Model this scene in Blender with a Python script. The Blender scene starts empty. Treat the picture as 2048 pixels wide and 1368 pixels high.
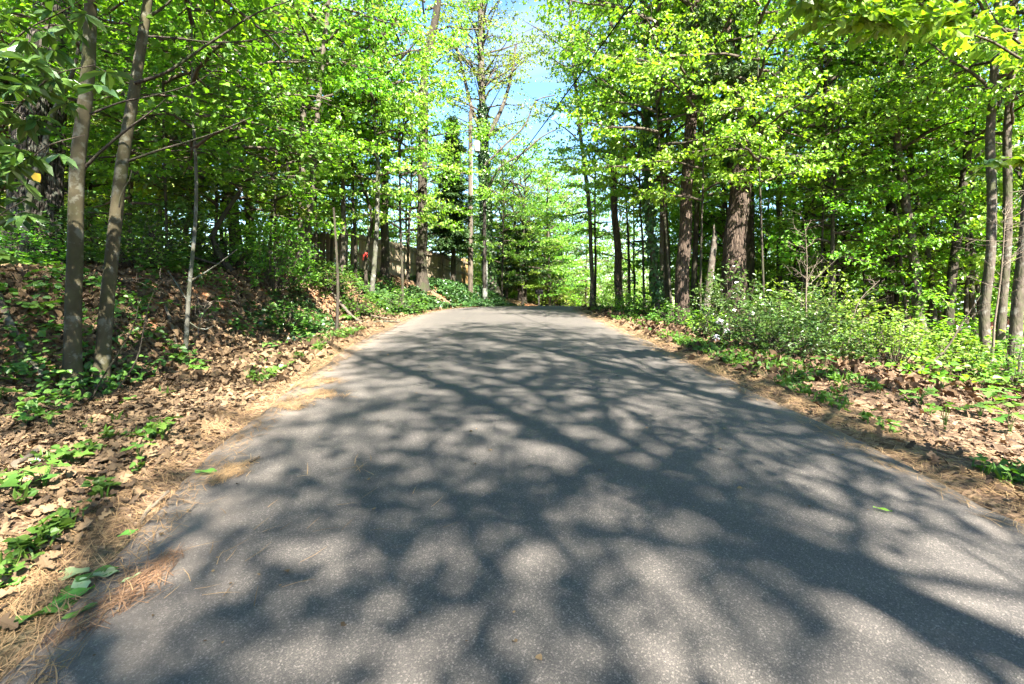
import bpy, math, random
import numpy as np
from mathutils import Vector
R = math.radians
rng = np.random.default_rng(11)
random.seed(5)
scene = bpy.context.scene
COL = scene.collection

# ------------------------------------------------------------------ camera, sky, sun, exposure
CZ = 1.82
cam_d = bpy.data.cameras.new('camera'); cam = bpy.data.objects.new('camera', cam_d); COL.objects.link(cam)
cam_d.lens = 18.0; cam_d.sensor_width = 36.0; cam_d.shift_y = -0.041
cam_d.clip_start = 0.05; cam_d.clip_end = 3000
cam.location = (0, 0, CZ); cam.rotation_euler = (R(90), 0, 0)
scene.camera = cam

SUN_EL, SUN_AZ = 49.0, 158.0            # elevation; azimuth of the sun clockwise from +Y
world = bpy.data.worlds.new('World'); scene.world = world; world.use_nodes = True
nt = world.node_tree; nt.nodes.clear()
w_out = nt.nodes.new('ShaderNodeOutputWorld'); w_bg = nt.nodes.new('ShaderNodeBackground')
sky = nt.nodes.new('ShaderNodeTexSky'); sky.sky_type = 'NISHITA'; sky.sun_disc = False
sky.sun_elevation = R(SUN_EL); sky.sun_rotation = R(SUN_AZ)
sky.air_density = 1.0; sky.dust_density = 0.3; sky.ozone_density = 1.6
w_bg.inputs['Strength'].default_value = 0.058
tc = nt.nodes.new('ShaderNodeTexCoord'); sep = nt.nodes.new('ShaderNodeSeparateXYZ')
nt.links.new(tc.outputs['Generated'], sep.inputs[0])
mx = nt.nodes.new('ShaderNodeMath'); mx.operation = 'MAXIMUM'; mx.inputs[1].default_value = 0.06
nt.links.new(sep.outputs['Z'], mx.inputs[0])
dv = nt.nodes.new('ShaderNodeVectorMath'); dv.operation = 'DIVIDE'
cb = nt.nodes.new('ShaderNodeCombineXYZ')
for i in range(3): nt.links.new(mx.outputs[0], cb.inputs[i])
nt.links.new(tc.outputs['Generated'], dv.inputs[0]); nt.links.new(cb.outputs[0], dv.inputs[1])
cn = nt.nodes.new('ShaderNodeTexNoise'); cn.inputs['Scale'].default_value = 1.3; cn.inputs['Detail'].default_value = 6
cn.inputs['Roughness'].default_value = 0.6; cn.inputs['Distortion'].default_value = 0.5
cmap = nt.nodes.new('ShaderNodeMapping'); cmap.inputs['Location'].default_value = (3.4, 1.7, 0); nt.links.new(dv.outputs[0], cmap.inputs[0]); nt.links.new(cmap.outputs[0], cn.inputs['Vector'])
cr = nt.nodes.new('ShaderNodeValToRGB'); cr.color_ramp.elements[0].position = 0.47; cr.color_ramp.elements[1].position = 0.75
cr.color_ramp.elements[1].color = (0.85, 0.85, 0.85, 1)
nt.links.new(cn.outputs['Fac'], cr.inputs[0])
cm = nt.nodes.new('ShaderNodeMix'); cm.data_type = 'RGBA'
nt.links.new(cr.outputs['Color'], cm.inputs[0]); skh = nt.nodes.new('ShaderNodeHueSaturation'); skh.inputs['Saturation'].default_value = 1.2; nt.links.new(sky.outputs[0], skh.inputs['Color']); nt.links.new(skh.outputs[0], cm.inputs[6])
cm.inputs[7].default_value = (2.0, 2.08, 2.2, 1)
nt.links.new(cm.outputs[2], w_bg.inputs['Color']); nt.links.new(w_bg.outputs[0], w_out.inputs['Surface'])

sd = bpy.data.lights.new('sun', 'SUN'); sd.energy = 5.0; sd.angle = R(0.53); sd.color = (1.0, 0.95, 0.87)
sun = bpy.data.objects.new('sun', sd); COL.objects.link(sun)
to_sun = Vector((math.sin(R(SUN_AZ)) * math.cos(R(SUN_EL)), math.cos(R(SUN_AZ)) * math.cos(R(SUN_EL)), math.sin(R(SUN_EL))))
sun.rotation_euler = to_sun.to_track_quat('Z', 'Y').to_euler(); sun.location = (8, -20, 40)

vs = scene.view_settings; vs.view_transform = 'Standard'; vs.look = 'None'; vs.gamma = 1.0; vs.exposure = 3.3
vs.use_curve_mapping = False
scene.render.engine = 'CYCLES'
cy = scene.cycles
cy.max_bounces = 8; cy.diffuse_bounces = 6; cy.glossy_bounces = 1; cy.transmission_bounces = 4; cy.transparent_max_bounces = 4
cy.sample_clamp_indirect = 8.0; cy.caustics_reflective = False; cy.caustics_refractive = False
cy.use_light_tree = False; cy.use_denoising = True; cy.use_adaptive_sampling = True; cy.adaptive_threshold = 0.02

# ------------------------------------------------------------------ numeric helpers
def hash2(ix, iy, s):
    h = (ix.astype(np.int64) * 374761393 + iy.astype(np.int64) * 668265263 + s * 974634777) & 0x7fffffff
    h = ((h ^ (h >> 13)) * 1274126177) & 0x7fffffff
    return ((h ^ (h >> 16)) & 0xffff) / 65535.0
def vnoise(x, y, s=0):
    x = np.asarray(x, float); y = np.asarray(y, float)
    ix, iy = np.floor(x), np.floor(y); fx, fy = x - ix, y - iy
    fx = fx * fx * (3 - 2 * fx); fy = fy * fy * (3 - 2 * fy)
    a, b = hash2(ix, iy, s), hash2(ix + 1, iy, s); c, d = hash2(ix, iy + 1, s), hash2(ix + 1, iy + 1, s)
    return (a * (1 - fx) + b * fx) * (1 - fy) + (c * (1 - fx) + d * fx) * fy
def fbm(x, y, s=0, o=4):
    r = 0; a = 0.5
    for k in range(o):
        r = r + a * (vnoise(x * 2 ** k, y * 2 ** k, s + k) - 0.5); a *= 0.55
    return r
def herm(xs, ys):
    xs = np.array(xs, float); ys = np.array(ys, float)
    m = np.gradient(ys, xs)
    def f(x):
        x = np.asarray(x, float); i = np.clip(np.searchsorted(xs, x) - 1, 0, len(xs) - 2)
        h = xs[i + 1] - xs[i]; t = np.clip((x - xs[i]) / h, 0, 1)
        return ((2 * t**3 - 3 * t**2 + 1) * ys[i] + (t**3 - 2 * t**2 + t) * h * m[i] + (-2 * t**3 + 3 * t**2) * ys[i + 1] + (t**3 - t**2) * h * m[i + 1])
    return f
def sstep(t):
    t = np.clip(t, 0, 1); return t * t * (3 - 2 * t)
def nrm(v):
    return v / (np.linalg.norm(v, axis=-1, keepdims=True) + 1e-9)

# ------------------------------------------------------------------ the lie of the land
_rz = herm([-60, -30, -10, 0, 2, 4.3, 7, 10, 14.2, 18, 24, 28, 34, 45, 60, 110, 400, 900],
           [-9, -5.6, -3.25, -1.82, -1.53, -1.25, -1.0, -.79, -.57, -.43, -.335, -.36, -.62, -1.6, -3.4, -8, -16, -24])
def road_z(y): return CZ + _rz(y)
road_l = herm([-60, -30, -10, 0, 2, 2.9, 4.3, 6.9, 10, 14.2, 18, 22, 26, 30, 36, 46, 60, 110],
              [7, 2.5, -.4, -1.7, -2.05, -2.27, -2.5, -2.75, -2.97, -3.08, -3.0, -2.5, -1.35, .5, 4.6, 13, 27, 80])
road_r = herm([-60, -30, -10, 0, 2, 2.9, 4.3, 6.9, 10, 14.2, 18, 22, 26, 30, 36, 46, 60, 110],
              [12.8, 8.2, 5.2, 3.85, 3.5, 3.32, 3.1, 2.85, 2.65, 2.5, 2.5, 2.8, 3.65, 5.3, 9.3, 17.6, 31.5, 85])
def terrain(x, y):
    x = np.asarray(x, float); y = np.asarray(y, float)
    rz = road_z(y); ol = road_l(y) - x; orr = x - road_r(y)
    foot = np.interp(y, [-10, 0, 6, 10, 16, 24, 30, 40], [2.6, 2.6, 2.3, 1.7, 1.0, .55, .5, 1])
    H = np.interp(y, [-20, 0, 6, 9, 12, 20, 27, 32, 45, 80], [1.5, 1.5, 1.45, 1.35, 1.4, 1.5, 1.25, .9, .3, 0])
    wob = fbm(x * .35, y * .35, 7, 3)
    left = H * sstep((ol - foot + wob * 1.6) / 2.6) + .03 * np.clip(ol - foot - 2.6, 0, 15) - .07 * np.exp(-((ol - foot + .3) / .6) ** 2)
    right = -.11 * np.clip(orr - .9, 0, 6) - .055 * np.clip(orr - 6.9, 0, 34)
    off = np.maximum(ol, orr)
    rough = np.clip(off - .25, 0, 1.2) / 1.2
    z = rz + np.where(ol > 0, left, 0) + np.where(orr > 0, right, 0)
    z = z + rough * (fbm(x * .6, y * .6, 3, 3) * .28 + fbm(x * 2.6, y * 2.6, 21, 3) * .10)
    z = z - .06 * (1 - sstep((off - .03) / .22)) 
    return z
def gz(x, y): return float(terrain(np.array([x]), np.array([y]))[0])
def P(px, py, d): return np.array([(px - 1024) / 1024 * d, d, CZ - (py - 600) / 1024 * d])
def G(px, d):
    x = (px - 1024) / 1024 * d; return np.array([x, d, gz(x, d)])

# ------------------------------------------------------------------ object helpers
def tag(o, label=None, cat=None, group=None, kind=None):
    if label: o['label'] = label
    if cat: o['category'] = cat
    if group: o['group'] = group
    if kind: o['kind'] = kind
    return o
def empty(name, loc, label=None, cat=None, group=None):
    o = bpy.data.objects.new(name, None); COL.objects.link(o); o.location = loc; o.empty_display_size = .1
    return tag(o, label, cat, group)
class MB:
    """collects quads; build() makes one mesh"""
    def __init__(s): s.v = []; s.f = []; s.n = 0; s.r = []
    def add(s, v, f, r=None):
        v = np.asarray(v, float).reshape(-1, 3); f = np.asarray(f, int).reshape(-1, 4)
        s.v.append(v); s.f.append(f + s.n); s.n += len(v)
        s.r.append(np.full(len(v), .5) if r is None else np.broadcast_to(np.asarray(r, float), (len(v),)))
    def mesh(s, name, smooth=True):
        me = bpy.data.meshes.new(name)
        v = np.concatenate(s.v); f = np.concatenate(s.f); r = np.concatenate(s.r)
        me.vertices.add(len(v)); me.vertices.foreach_set('co', v.astype(np.float32).ravel())
        cnt = np.full(len(f), 4); idx = f.ravel()
        st = np.concatenate([[0], np.cumsum(cnt)[:-1]])
        me.loops.add(len(idx)); me.loops.foreach_set('vertex_index', idx.astype(np.int32))
        me.polygons.add(len(f)); me.polygons.foreach_set('loop_start', st.astype(np.int32))
        me.polygons.foreach_set('use_smooth', np.full(len(f), smooth))
        a = me.attributes.new('rnd', 'FLOAT', 'POINT'); a.data.foreach_set('value', r.astype(np.float32))
        me.update(calc_edges=True)
        return me
    def box(s, c, size, rz=0.0, r=None):
        sx, sy, sz = [q / 2 for q in size]
        v = np.array([[x, y, z] for z in (-sz, sz) for x, y in ((-sx, -sy), (sx, -sy), (sx, sy), (-sx, sy))])
        ca, sa = math.cos(rz), math.sin(rz)
        v = np.stack([v[:, 0] * ca - v[:, 1] * sa, v[:, 0] * sa + v[:, 1] * ca, v[:, 2]], 1) + np.array(c)
        s.add(v, [[0, 3, 2, 1], [4, 5, 6, 7], [0, 1, 5, 4], [1, 2, 6, 5], [2, 3, 7, 6], [3, 0, 4, 7]], r)
    def tube(s, pts, rad, sides=6, flare=None, lump=0.0, r=None, cap=True):
        pts = np.asarray(pts, float); rad = np.asarray(rad, float); n = len(pts)
        t = nrm(np.gradient(pts, axis=0))
        ref = np.array([1.0, 0, 0]) if abs(t[0, 0]) < .8 else np.array([0, 1.0, 0])
        u = nrm(np.cross(t, ref)); w = np.cross(t, u)
        a = np.linspace(0, 2 * math.pi, sides, endpoint=False)
        rr = rad[:, None] * np.ones(sides)[None]
        if lump:
            rr = rr * (1 + lump * (vnoise(np.cos(a)[None] * 1.3 + 5 + np.zeros((n, 1)), np.sin(a)[None] * 1.3 + 3 + np.arange(n)[:, None] * .35, int(pts[0, 0] * 77) % 97) - .5))
        if flare is not None:
            lob = 1 + flare[:, None] * (1.0 + .7 * np.sin(a * 4 + 1.3)[None] + .4 * np.sin(a * 3 + pts[0, 0])[None])
            rr = rr * lob
        v = pts[:, None] + rr[..., None] * (np.cos(a)[None, :, None] * u[:, None] + np.sin(a)[None, :, None] * w[:, None])
        i = np.arange(n - 1)[:, None] * sides; j = np.arange(sides)[None]; k = (j + 1) % sides
        f = np.stack([i + j, i + k, i + sides + k, i + sides + j], -1).reshape(-1, 4)
        s.add(v.reshape(-1, 3), f, r)
        if cap and sides >= 6:
            for e in (0, n - 1):
                base = v[e]; c = base.mean(0)
                vv = np.concatenate([base, [c]]); q = []
                for m in range(0, sides, 2):
                    o = [m, (m + 1) % sides, (m + 2) % sides, sides]
                    q.append(o if e == n - 1 else o[::-1])
                s.add(vv, q, r)
LEAF = np.array([[0, 0, 0], [.30, .42, .10], [.68, .34, .09], [1, 0, -.12], [.68, -.34, .09], [.30, -.42, .10]])
ROUND = np.array([[0, 0, 0], [.25, .62, .10], [.66, .52, .10], [1, 0, -.10], [.66, -.52, .10], [.25, -.62, .10]])
LANCE = np.array([[0, 0, 0], [.30, .17, .05], [.68, .16, .03], [1, 0, -.16], [.68, -.16, .03], [.30, -.17, .05]])
def add_leaves(mb, base, direc, up, size, r, tmpl=LEAF, width=1.0):
    base = np.asarray(base, float); n = len(base)
    if n == 0: return
    d = nrm(np.asarray(direc, float)); sd_ = nrm(np.cross(d, np.asarray(up, float))); nn = np.cross(sd_, d)
    size = np.broadcast_to(np.asarray(size, float), (n,))
    t = tmpl
    v = base[:, None] + size[:, None, None] * (t[None, :, 0:1] * d[:, None] + width * t[None, :, 1:2] * sd_[:, None] + t[None, :, 2:3] * nn[:, None])
    o = np.arange(n)[:, None] * 6
    f = np.concatenate([o + np.array([[0, 1, 2, 3]]), o + np.array([[0, 3, 4, 5]])], 0)
    mb.add(v.reshape(-1, 3), f, np.repeat(np.broadcast_to(r, (n,)), 6))
def obj(name, me, mat, parent=None, loc=None, rot=None, scale=None, matlink=False):
    o = bpy.data.objects.new(name, me); COL.objects.link(o)
    if matlink:
        if not me.materials: me.materials.append(mat)
        o.material_slots[0].link = 'OBJECT'; o.material_slots[0].material = mat
    elif mat is not None and not me.materials: me.materials.append(mat)
    if parent is not None: o.parent = parent
    if loc is not None: o.location = loc
    if rot is not None: o.rotation_euler = rot
    if scale is not None: o.scale = scale
    return o
def smooth_path(pts, step):
    pts = np.asarray(pts, float)
    if len(pts) < 3: 
        L = np.linalg.norm(pts[1] - pts[0]); k = max(2, int(L / step) + 1); t = np.linspace(0, 1, k)[:, None]
        return pts[0] * (1 - t) + pts[-1] * t, t[:, 0]
    s = np.concatenate([[0], np.cumsum(np.linalg.norm(np.diff(pts, axis=0), axis=1))])
    k = max(4, int(s[-1] / step) + 1); q = np.linspace(0, s[-1], k)
    out = np.stack([herm(s, pts[:, c])(q) for c in range(3)], 1)
    return out, q / s[-1]

# ------------------------------------------------------------------ materials
def mat_new(name):
    m = bpy.data.materials.new(name); m.use_nodes = True; t = m.node_tree; t.nodes.clear()
    o = t.nodes.new('ShaderNodeOutputMaterial'); return m, t, o
def N(t, typ, **kw):
    n = t.nodes.new(typ)
    for k, v in kw.items(): setattr(n, k, v)
    return n
def ramp(t, src, stops):
    n = t.nodes.new('ShaderNodeValToRGB'); e = n.color_ramp.elements
    while len(e) < len(stops): e.new(.5)
    for q, (p, c) in zip(e, stops): q.position = p; q.color = (*c, 1) if len(c) == 3 else c
    t.links.new(src, n.inputs[0]); return n.outputs[0]
def mixc(t, fac, a, b, mode='MIX'):
    n = t.nodes.new('ShaderNodeMix'); n.data_type = 'RGBA'; n.blend_type = mode
    for i, q in ((0, fac), (6, a), (7, b)):
        if hasattr(q, 'is_linked') or hasattr(q, 'links'): t.links.new(q, n.inputs[i])
        elif isinstance(q, tuple): n.inputs[i].default_value = (*q, 1)
        else: n.inputs[i].default_value = q
    return n.outputs[2]
def mapn(t, scale=(1, 1, 1), kind='Object', rot=(0, 0, 0)):
    c = t.nodes.new('ShaderNodeTexCoord'); m = t.nodes.new('ShaderNodeMapping')
    m.inputs['Scale'].default_value = scale; m.inputs['Rotation'].default_value = rot
    t.links.new(c.outputs[kind], m.inputs[0]); return m.outputs[0]
def noise(t, vec, scale, detail=4, rough=.55, dist=0):
    n = t.nodes.new('ShaderNodeTexNoise'); n.inputs['Scale'].default_value = scale; n.inputs['Detail'].default_value = detail
    n.inputs['Roughness'].default_value = rough; n.inputs['Distortion'].default_value = dist
    t.links.new(vec, n.inputs['Vector']); return n.outputs['Fac']
def voro(t, vec, scale, feature='F1'):
    n = t.nodes.new('ShaderNodeTexVoronoi'); n.feature = feature; n.inputs['Scale'].default_value = scale
    t.links.new(vec, n.inputs['Vector']); return n
def bump(t, h, strength, dist):
    n = t.nodes.new('ShaderNodeBump'); n.inputs['Strength'].default_value = strength; n.inputs['Distance'].default_value = dist
    t.links.new(h, n.inputs['Height']); return n.outputs[0]
def principled(t, out, col, rough=.8, normal=None, spec=.3):
    b = t.nodes.new('ShaderNodeBsdfPrincipled')
    if isinstance(col, tuple): b.inputs['Base Color'].default_value = (*col, 1)
    else: t.links.new(col, b.inputs['Base Color'])
    if isinstance(rough, float): b.inputs['Roughness'].default_value = rough
    else: t.links.new(rough, b.inputs['Roughness'])
    b.inputs['Specular IOR Level'].default_value = spec
    if normal is not None: t.links.new(normal, b.inputs['Normal'])
    t.links.new(b.outputs[0], out.inputs[0]); return b
def leaf_mat(name, c1, c2, trans=.42, rough=.42, spec=.35, ty=(1.5, 1.6, .45)):
    m, t, o = mat_new(name)
    a = N(t, 'ShaderNodeAttribute', attribute_name='rnd'); oi = N(t, 'ShaderNodeObjectInfo')
    c = mixc(t, a.outputs['Fac'], c1, c2)
    hs = N(t, 'ShaderNodeHueSaturation')
    mr = N(t, 'ShaderNodeMapRange'); mr.inputs[3].default_value = .80; mr.inputs[4].default_value = 1.18
    t.links.new(oi.outputs['Random'], mr.inputs[0]); t.links.new(mr.outputs[0], hs.inputs['Value']); t.links.new(c, hs.inputs['Color'])
    mr2 = N(t, 'ShaderNodeMapRange'); mr2.inputs[3].default_value = .487; mr2.inputs[4].default_value = .51
    t.links.new(oi.outputs['Random'], mr2.inputs[0]); t.links.new(mr2.outputs[0], hs.inputs['Hue'])
    col = hs.outputs[0]
    b = N(t, 'ShaderNodeBsdfDiffuse'); t.links.new(col, b.inputs[0])
    tr = N(t, 'ShaderNodeBsdfTranslucent'); t.links.new(mixc(t, 1.0, col, ty, 'MULTIPLY'), tr.inputs[0])
    mx_ = N(t, 'ShaderNodeMixShader'); mx_.inputs[0].default_value = trans
    t.links.new(b.outputs[0], mx_.inputs[1]); t.links.new(tr.outputs[0], mx_.inputs[2])
    gl = N(t, 'ShaderNodeBsdfGlossy'); gl.inputs['Roughness'].default_value = rough; lw = N(t, 'ShaderNodeLayerWeight'); pw = N(t, 'ShaderNodeMath', operation='POWER'); t.links.new(lw.outputs['Facing'], pw.inputs[0]); pw.inputs[1].default_value = 4.0; fr = N(t, 'ShaderNodeMath', operation='MULTIPLY_ADD'); t.links.new(pw.outputs[0], fr.inputs[0]); fr.inputs[1].default_value = .45 * spec; fr.inputs[2].default_value = .07 * spec
    mg = N(t, 'ShaderNodeMixShader'); t.links.new(fr.outputs[0], mg.inputs[0]); t.links.new(mx_.outputs[0], mg.inputs[1]); t.links.new(gl.outputs[0], mg.inputs[2]); t.links.new(mg.outputs[0], o.inputs[0])
    return m
def bark_mat(name, c1, c2, scale=9, stretch=.22, depth=.03, strength=.9, moss=None, lichen=None, plates=False):
    m, t, o = mat_new(name); k_ = .64
    c1 = tuple(q * k_ for q in c1); c2 = tuple(q * k_ for q in c2); moss = moss and tuple(q * k_ for q in moss); lichen = lichen and tuple(q * k_ for q in lichen)
    v = mapn(t, (1, 1, stretch)); v1 = mapn(t)
    n1 = noise(t, v, scale, 6, .6, .6)
    vo = voro(t, v, scale * 1.3, 'DISTANCE_TO_EDGE'); 
    h = N(t, 'ShaderNodeMath', operation='MULTIPLY_ADD'); t.links.new(n1, h.inputs[0]); h.inputs[1].default_value = .6
    cl = N(t, 'ShaderNodeMath', operation='MINIMUM'); t.links.new(vo.outputs['Distance'], cl.inputs[0]); cl.inputs[1].default_value = .22
    ml = N(t, 'ShaderNodeMath', operation='MULTIPLY'); t.links.new(cl.outputs[0], ml.inputs[0]); ml.inputs[1].default_value = 3.0 if plates else 1.2
    t.links.new(ml.outputs[0], h.inputs[2])
    col = mixc(t, ramp(t, n1, [(.34, (0, 0, 0)), (.68, (1, 1, 1))]), c1, c2)
    if plates: col = mixc(t, ramp(t, vo.outputs['Distance'], [(.0, (1, 1, 1)), (.10, (0, 0, 0))]), col, tuple(q * .35 for q in c1))
    if moss: col = mixc(t, ramp(t, noise(t, v1, 2.2, 5, .6), [(.48, (0, 0, 0)), (.64, (.8, .8, .8))]), col, moss)
    if lichen: col = mixc(t, ramp(t, noise(t, v1, 7, 5, .65), [(.54, (0, 0, 0)), (.62, (.75, .75, .75))]), col, lichen)
    principled(t, o, col, .9, bump(t, h.outputs[0], strength, depth), .15)
    return m
def plain_mat(name, c1, c2, scale=8, rough=.8, strength=.3, dist=.01, spec=.3, stretch=(1, 1, 1)):
    m, t, o = mat_new(name); v = mapn(t, stretch); n1 = noise(t, v, scale, 5, .6)
    principled(t, o, mixc(t, ramp(t, n1, [(.3, (0, 0, 0)), (.7, (1, 1, 1))]), c1, c2), rough, bump(t, n1, strength, dist), spec); return m
M = {}
M['leaf_yellow'] = leaf_mat('leaf_yellow_green', (.125, .25, .02), (.22, .34, .036), .52, .40, .5)
M['leaf_mid'] = leaf_mat('leaf_mid_green', (.072, .205, .016), (.165, .305, .027), .56, .45, .4)
M['leaf_deep'] = leaf_mat('leaf_deep_green', (.05, .15, .016), (.12, .24, .025), .54, .45, .4)
M['leaf_olive'] = leaf_mat('leaf_olive_green', (.11, .17, .025), (.20, .24, .045), .5, .45, .35)
M['leaf_gloss'] = leaf_mat('leaf_glossy_evergreen', (.03, .075, .018), (.085, .15, .03), .25, .3, .55)
M['leaf_conifer'] = leaf_mat('conifer_green', (.02, .06, .02), (.06, .125, .035), .22, .55, .25)
M['leaf_pine'] = leaf_mat('pine_needle_green', (.045, .085, .03), (.09, .13, .045), .25, .5, .3)
M['leaf_ivy'] = leaf_mat('ivy_green', (.018, .055, .014), (.05, .10, .022), .22, .33, .5)
M['leaf_weed'] = leaf_mat('weed_green', (.038, .11, .014), (.095, .18, .026), .38, .45, .35)
M['leaf_sand'] = leaf_mat('leaf_sandy_yellow_green', (.08, .15, .022), (.17, .22, .04), .42, .45, .35)
M['leaf_dry'] = leaf_mat('leaf_dry_brown', (.038, .025, .014), (.215, .145, .075), .12, .75, .15, (1.2, .9, .6))
M['straw'] = leaf_mat('pine_straw', (.08, .045, .022), (.33, .21, .105), .12, .6, .25, (1.2, .9, .5))
M['flower'] = leaf_mat('pale_pink_blossom', (.55, .50, .55), (.75, .70, .74), .3, .6, .2, (1, 1, 1))
M['bark_smooth'] = bark_mat('bark_smooth_olive', (.058, .048, .026), (.105, .088, .05), 6, .8, .008, .6, (.06, .065, .022), (.17, .165, .125))
M['bark_furrow'] = bark_mat('bark_furrowed_dark', (.028, .023, .018), (.12, .10, .08), 14, .22, .05, 1.0, None, (.14, .15, .11), True)
M['bark_grey'] = bark_mat('bark_grey', (.06, .048, .036), (.15, .122, .094), 12, .3, .02, .7, (.065, .075, .032), (.20, .19, .155))
M['bark_dark'] = bark_mat('bark_dark_brown', (.03, .024, .018), (.085, .068, .05), 12, .25, .03, .9, (.05, .06, .025), None)
M['bark_pine'] = bark_mat('bark_pine_red_brown', (.055, .038, .028), (.165, .118, .086), 17, .16, .03, .9, None, None, True)
M['bark_pale'] = bark_mat('bark_pale_dead', (.12, .093, .066), (.22, .18, .13), 10, .35, .008, .5)
M['bark_lichen'] = bark_mat('bark_lichen', (.06, .055, .04), (.145, .14, .11), 10, .4, .012, .6, (.07, .085, .035), (.24, .25, .21))
M['bark_twig'] = bark_mat('bark_twig', (.055, .042, .03), (.13, .105, .075), 14, .4, .006, .5)
M['wood_split'] = plain_mat('split_wood', (.22, .12, .06), (.42, .27, .14), 14, .8, .5, .01, .2, (1, 1, .12))

# asphalt
m, t, o = mat_new('asphalt'); v = mapn(t)
v1 = voro(t, v, 150); v2 = voro(t, v, 340)
sp1 = ramp(t, v1.outputs['Color'], [(.0, (.036, .035, .034)), (.55, (.062, .060, .057)), (.74, (.10, .096, .09)), (.90, (.25, .238, .22))])
sp2 = ramp(t, v2.outputs['Color'], [(.2, (.040, .039, .037)), (.65, (.078, .075, .071)), (.95, (.17, .162, .15))])
c = mixc(t, .5, sp1, sp2)
big = noise(t, v, .55, 4, .6); c = mixc(t, 1.0, c, ramp(t, big, [(.3, (.70, .635, .585)), (.7, (.98, .885, .79))]), 'MULTIPLY')
fine = noise(t, v, 5.5, 5, .65); c = mixc(t, 1.0, c, ramp(t, fine, [(.3, (.85, .85, .86)), (.7, (1.12, 1.12, 1.1))]), 'MULTIPLY')
dust = N(t, 'ShaderNodeAttribute', attribute_name='rnd')
dn = N(t, 'ShaderNodeMath', operation='MULTIPLY'); t.links.new(dust.outputs['Fac'], dn.inputs[0]); t.links.new(ramp(t, noise(t, v, 2.3, 5, .6), [(.35, (0, 0, 0)), (.65, (1, 1, 1))]), dn.inputs[1])
c = mixc(t, dn.outputs[0], c, (.19, .15, .115))
hb = N(t, 'ShaderNodeMath', operation='ADD'); t.links.new(v1.outputs['Distance'], hb.inputs[0]); t.links.new(v2.outputs['Distance'], hb.inputs[1])
principled(t, o, c, .78, bump(t, hb.outputs[0], .55, .006), .35); M['asphalt'] = m

# forest floor
m, t, o = mat_new('forest_floor'); v = mapn(t)
va = voro(t, mapn(t, (1, 1.6, 1)), 13); vb = voro(t, mapn(t, (1.5, 1, 1), rot=(0, 0, .8)), 22)
la = ramp(t, va.outputs['Color'], [(0, (.035, .022, .015)), (.4, (.10, .062, .038)), (.75, (.20, .128, .078)), (1, (.31, .215, .14))])
lb = ramp(t, vb.outputs['Color'], [(0, (.03, .02, .014)), (.5, (.12, .075, .045)), (1, (.27, .18, .11))])
c = mixc(t, ramp(t, noise(t, v, 9, 4), [(.42, (0, 0, 0)), (.58, (1, 1, 1))]), la, lb)
c = mixc(t, ramp(t, noise(t, v, .8, 5, .6), [(.55, (0, 0, 0)), (.68, (.75, .75, .75))]), c, (.05, .034, .022))
clay = N(t, 'ShaderNodeAttribute', attribute_name='rnd')
cz = N(t, 'ShaderNodeMath', operation='MULTIPLY'); t.links.new(clay.outputs['Fac'], cz.inputs[0]); t.links.new(ramp(t, noise(t, v, 1.7, 5, .6), [(.45, (0, 0, 0)), (.60, (1, 1, 1))]), cz.inputs[1])
c = mixc(t, cz.outputs[0], c, (.24, .105, .045))
c = mixc(t, ramp(t, noise(t, v, .32, 4, .6), [(.52, (0, 0, 0)), (.70, (.7, .7, .7))]), c, (.055, .085, .025))
hb = N(t, 'ShaderNodeMath', operation='ADD'); t.links.new(va.outputs['Distance'], hb.inputs[0]); t.links.new(noise(t, v, 14, 5), hb.inputs[1])
principled(t, o, c, .95, bump(t, hb.outputs[0], 1.0, .05), .1); M['floor'] = m

# ------------------------------------------------------------------ ground and road
def axis(lo, hi, c, fine, n):
    a = np.linspace(-1, 1, n); k = 5.2
    s = np.sinh(a * k) / math.sinh(k)
    return s
def grid_axis(fine_lo, fine_hi, step, lo, hi, g):
    mid = list(np.arange(fine_lo, fine_hi + 1e-6, step)); up = []; x = fine_hi; s = step
    while x < hi: s *= g; x += s; up.append(x)
    dn_ = []; x = fine_lo; s = step
    while x > lo: s *= g; x -= s; dn_.append(x)
    return np.array(dn_[::-1] + mid + up)
gx = grid_axis(-12, 12, .16, -900, 900, 1.10); gy = grid_axis(-3, 26, .16, -500, 880, 1.09)
X, Y = np.meshgrid(gx, gy); Z = terrain(X, Y)
nx, ny = len(gx), len(gy)
mb = MB(); i = np.arange(ny - 1)[:, None] * nx; j = np.arange(nx - 1)[None]
ol = road_l(Y) - X
clay_v = np.exp(-((ol - np.interp(Y, [0, 6, 10, 16, 24], [4.0, 3.5, 2.9, 2.1, 1.7])) / .9) ** 2) * (Y > -2) * (Y < 40)
mb.add(np.stack([X, Y, Z], -1).reshape(-1, 3), np.stack([i + j, i + j + 1, i + nx + j + 1, i + nx + j], -1).reshape(-1, 4), clay_v.ravel())
tag(obj('ground', mb.mesh('ground'), M['floor']), kind='structure')

yy = np.concatenate([np.arange(-50, -2, 1.0), np.arange(-2, 30, .12), np.arange(30, 75, 1.0)])
uu = np.concatenate([[0, .004, .012], np.linspace(.03, .97, 24), [.988, .996, 1]])
el = road_l(yy) + fbm(yy * .9, yy * 0, 31, 4) * .20 + fbm(yy * 5, yy * 0, 5, 2) * .06
er = road_r(yy) + fbm(yy * .9, yy * 0 + 9, 33, 4) * .20 + fbm(yy * 5, yy * 0 + 3, 6, 2) * .06
XX = el[:, None] + (er - el)[:, None] * uu[None]; YY = np.repeat(yy[:, None], len(uu), 1)
ZZ = road_z(YY) + .05 * (1 - (2 * uu[None] - 1) ** 2) - .012 + fbm(XX * .5, YY * .5, 50, 2) * .015
edge = np.minimum(uu, 1 - uu)[None] * np.ones_like(XX)
ZZ = np.where(edge < .001, ZZ - .07, ZZ); ZZ = np.where((edge > .001) & (edge < .006), ZZ - .012, ZZ)
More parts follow.
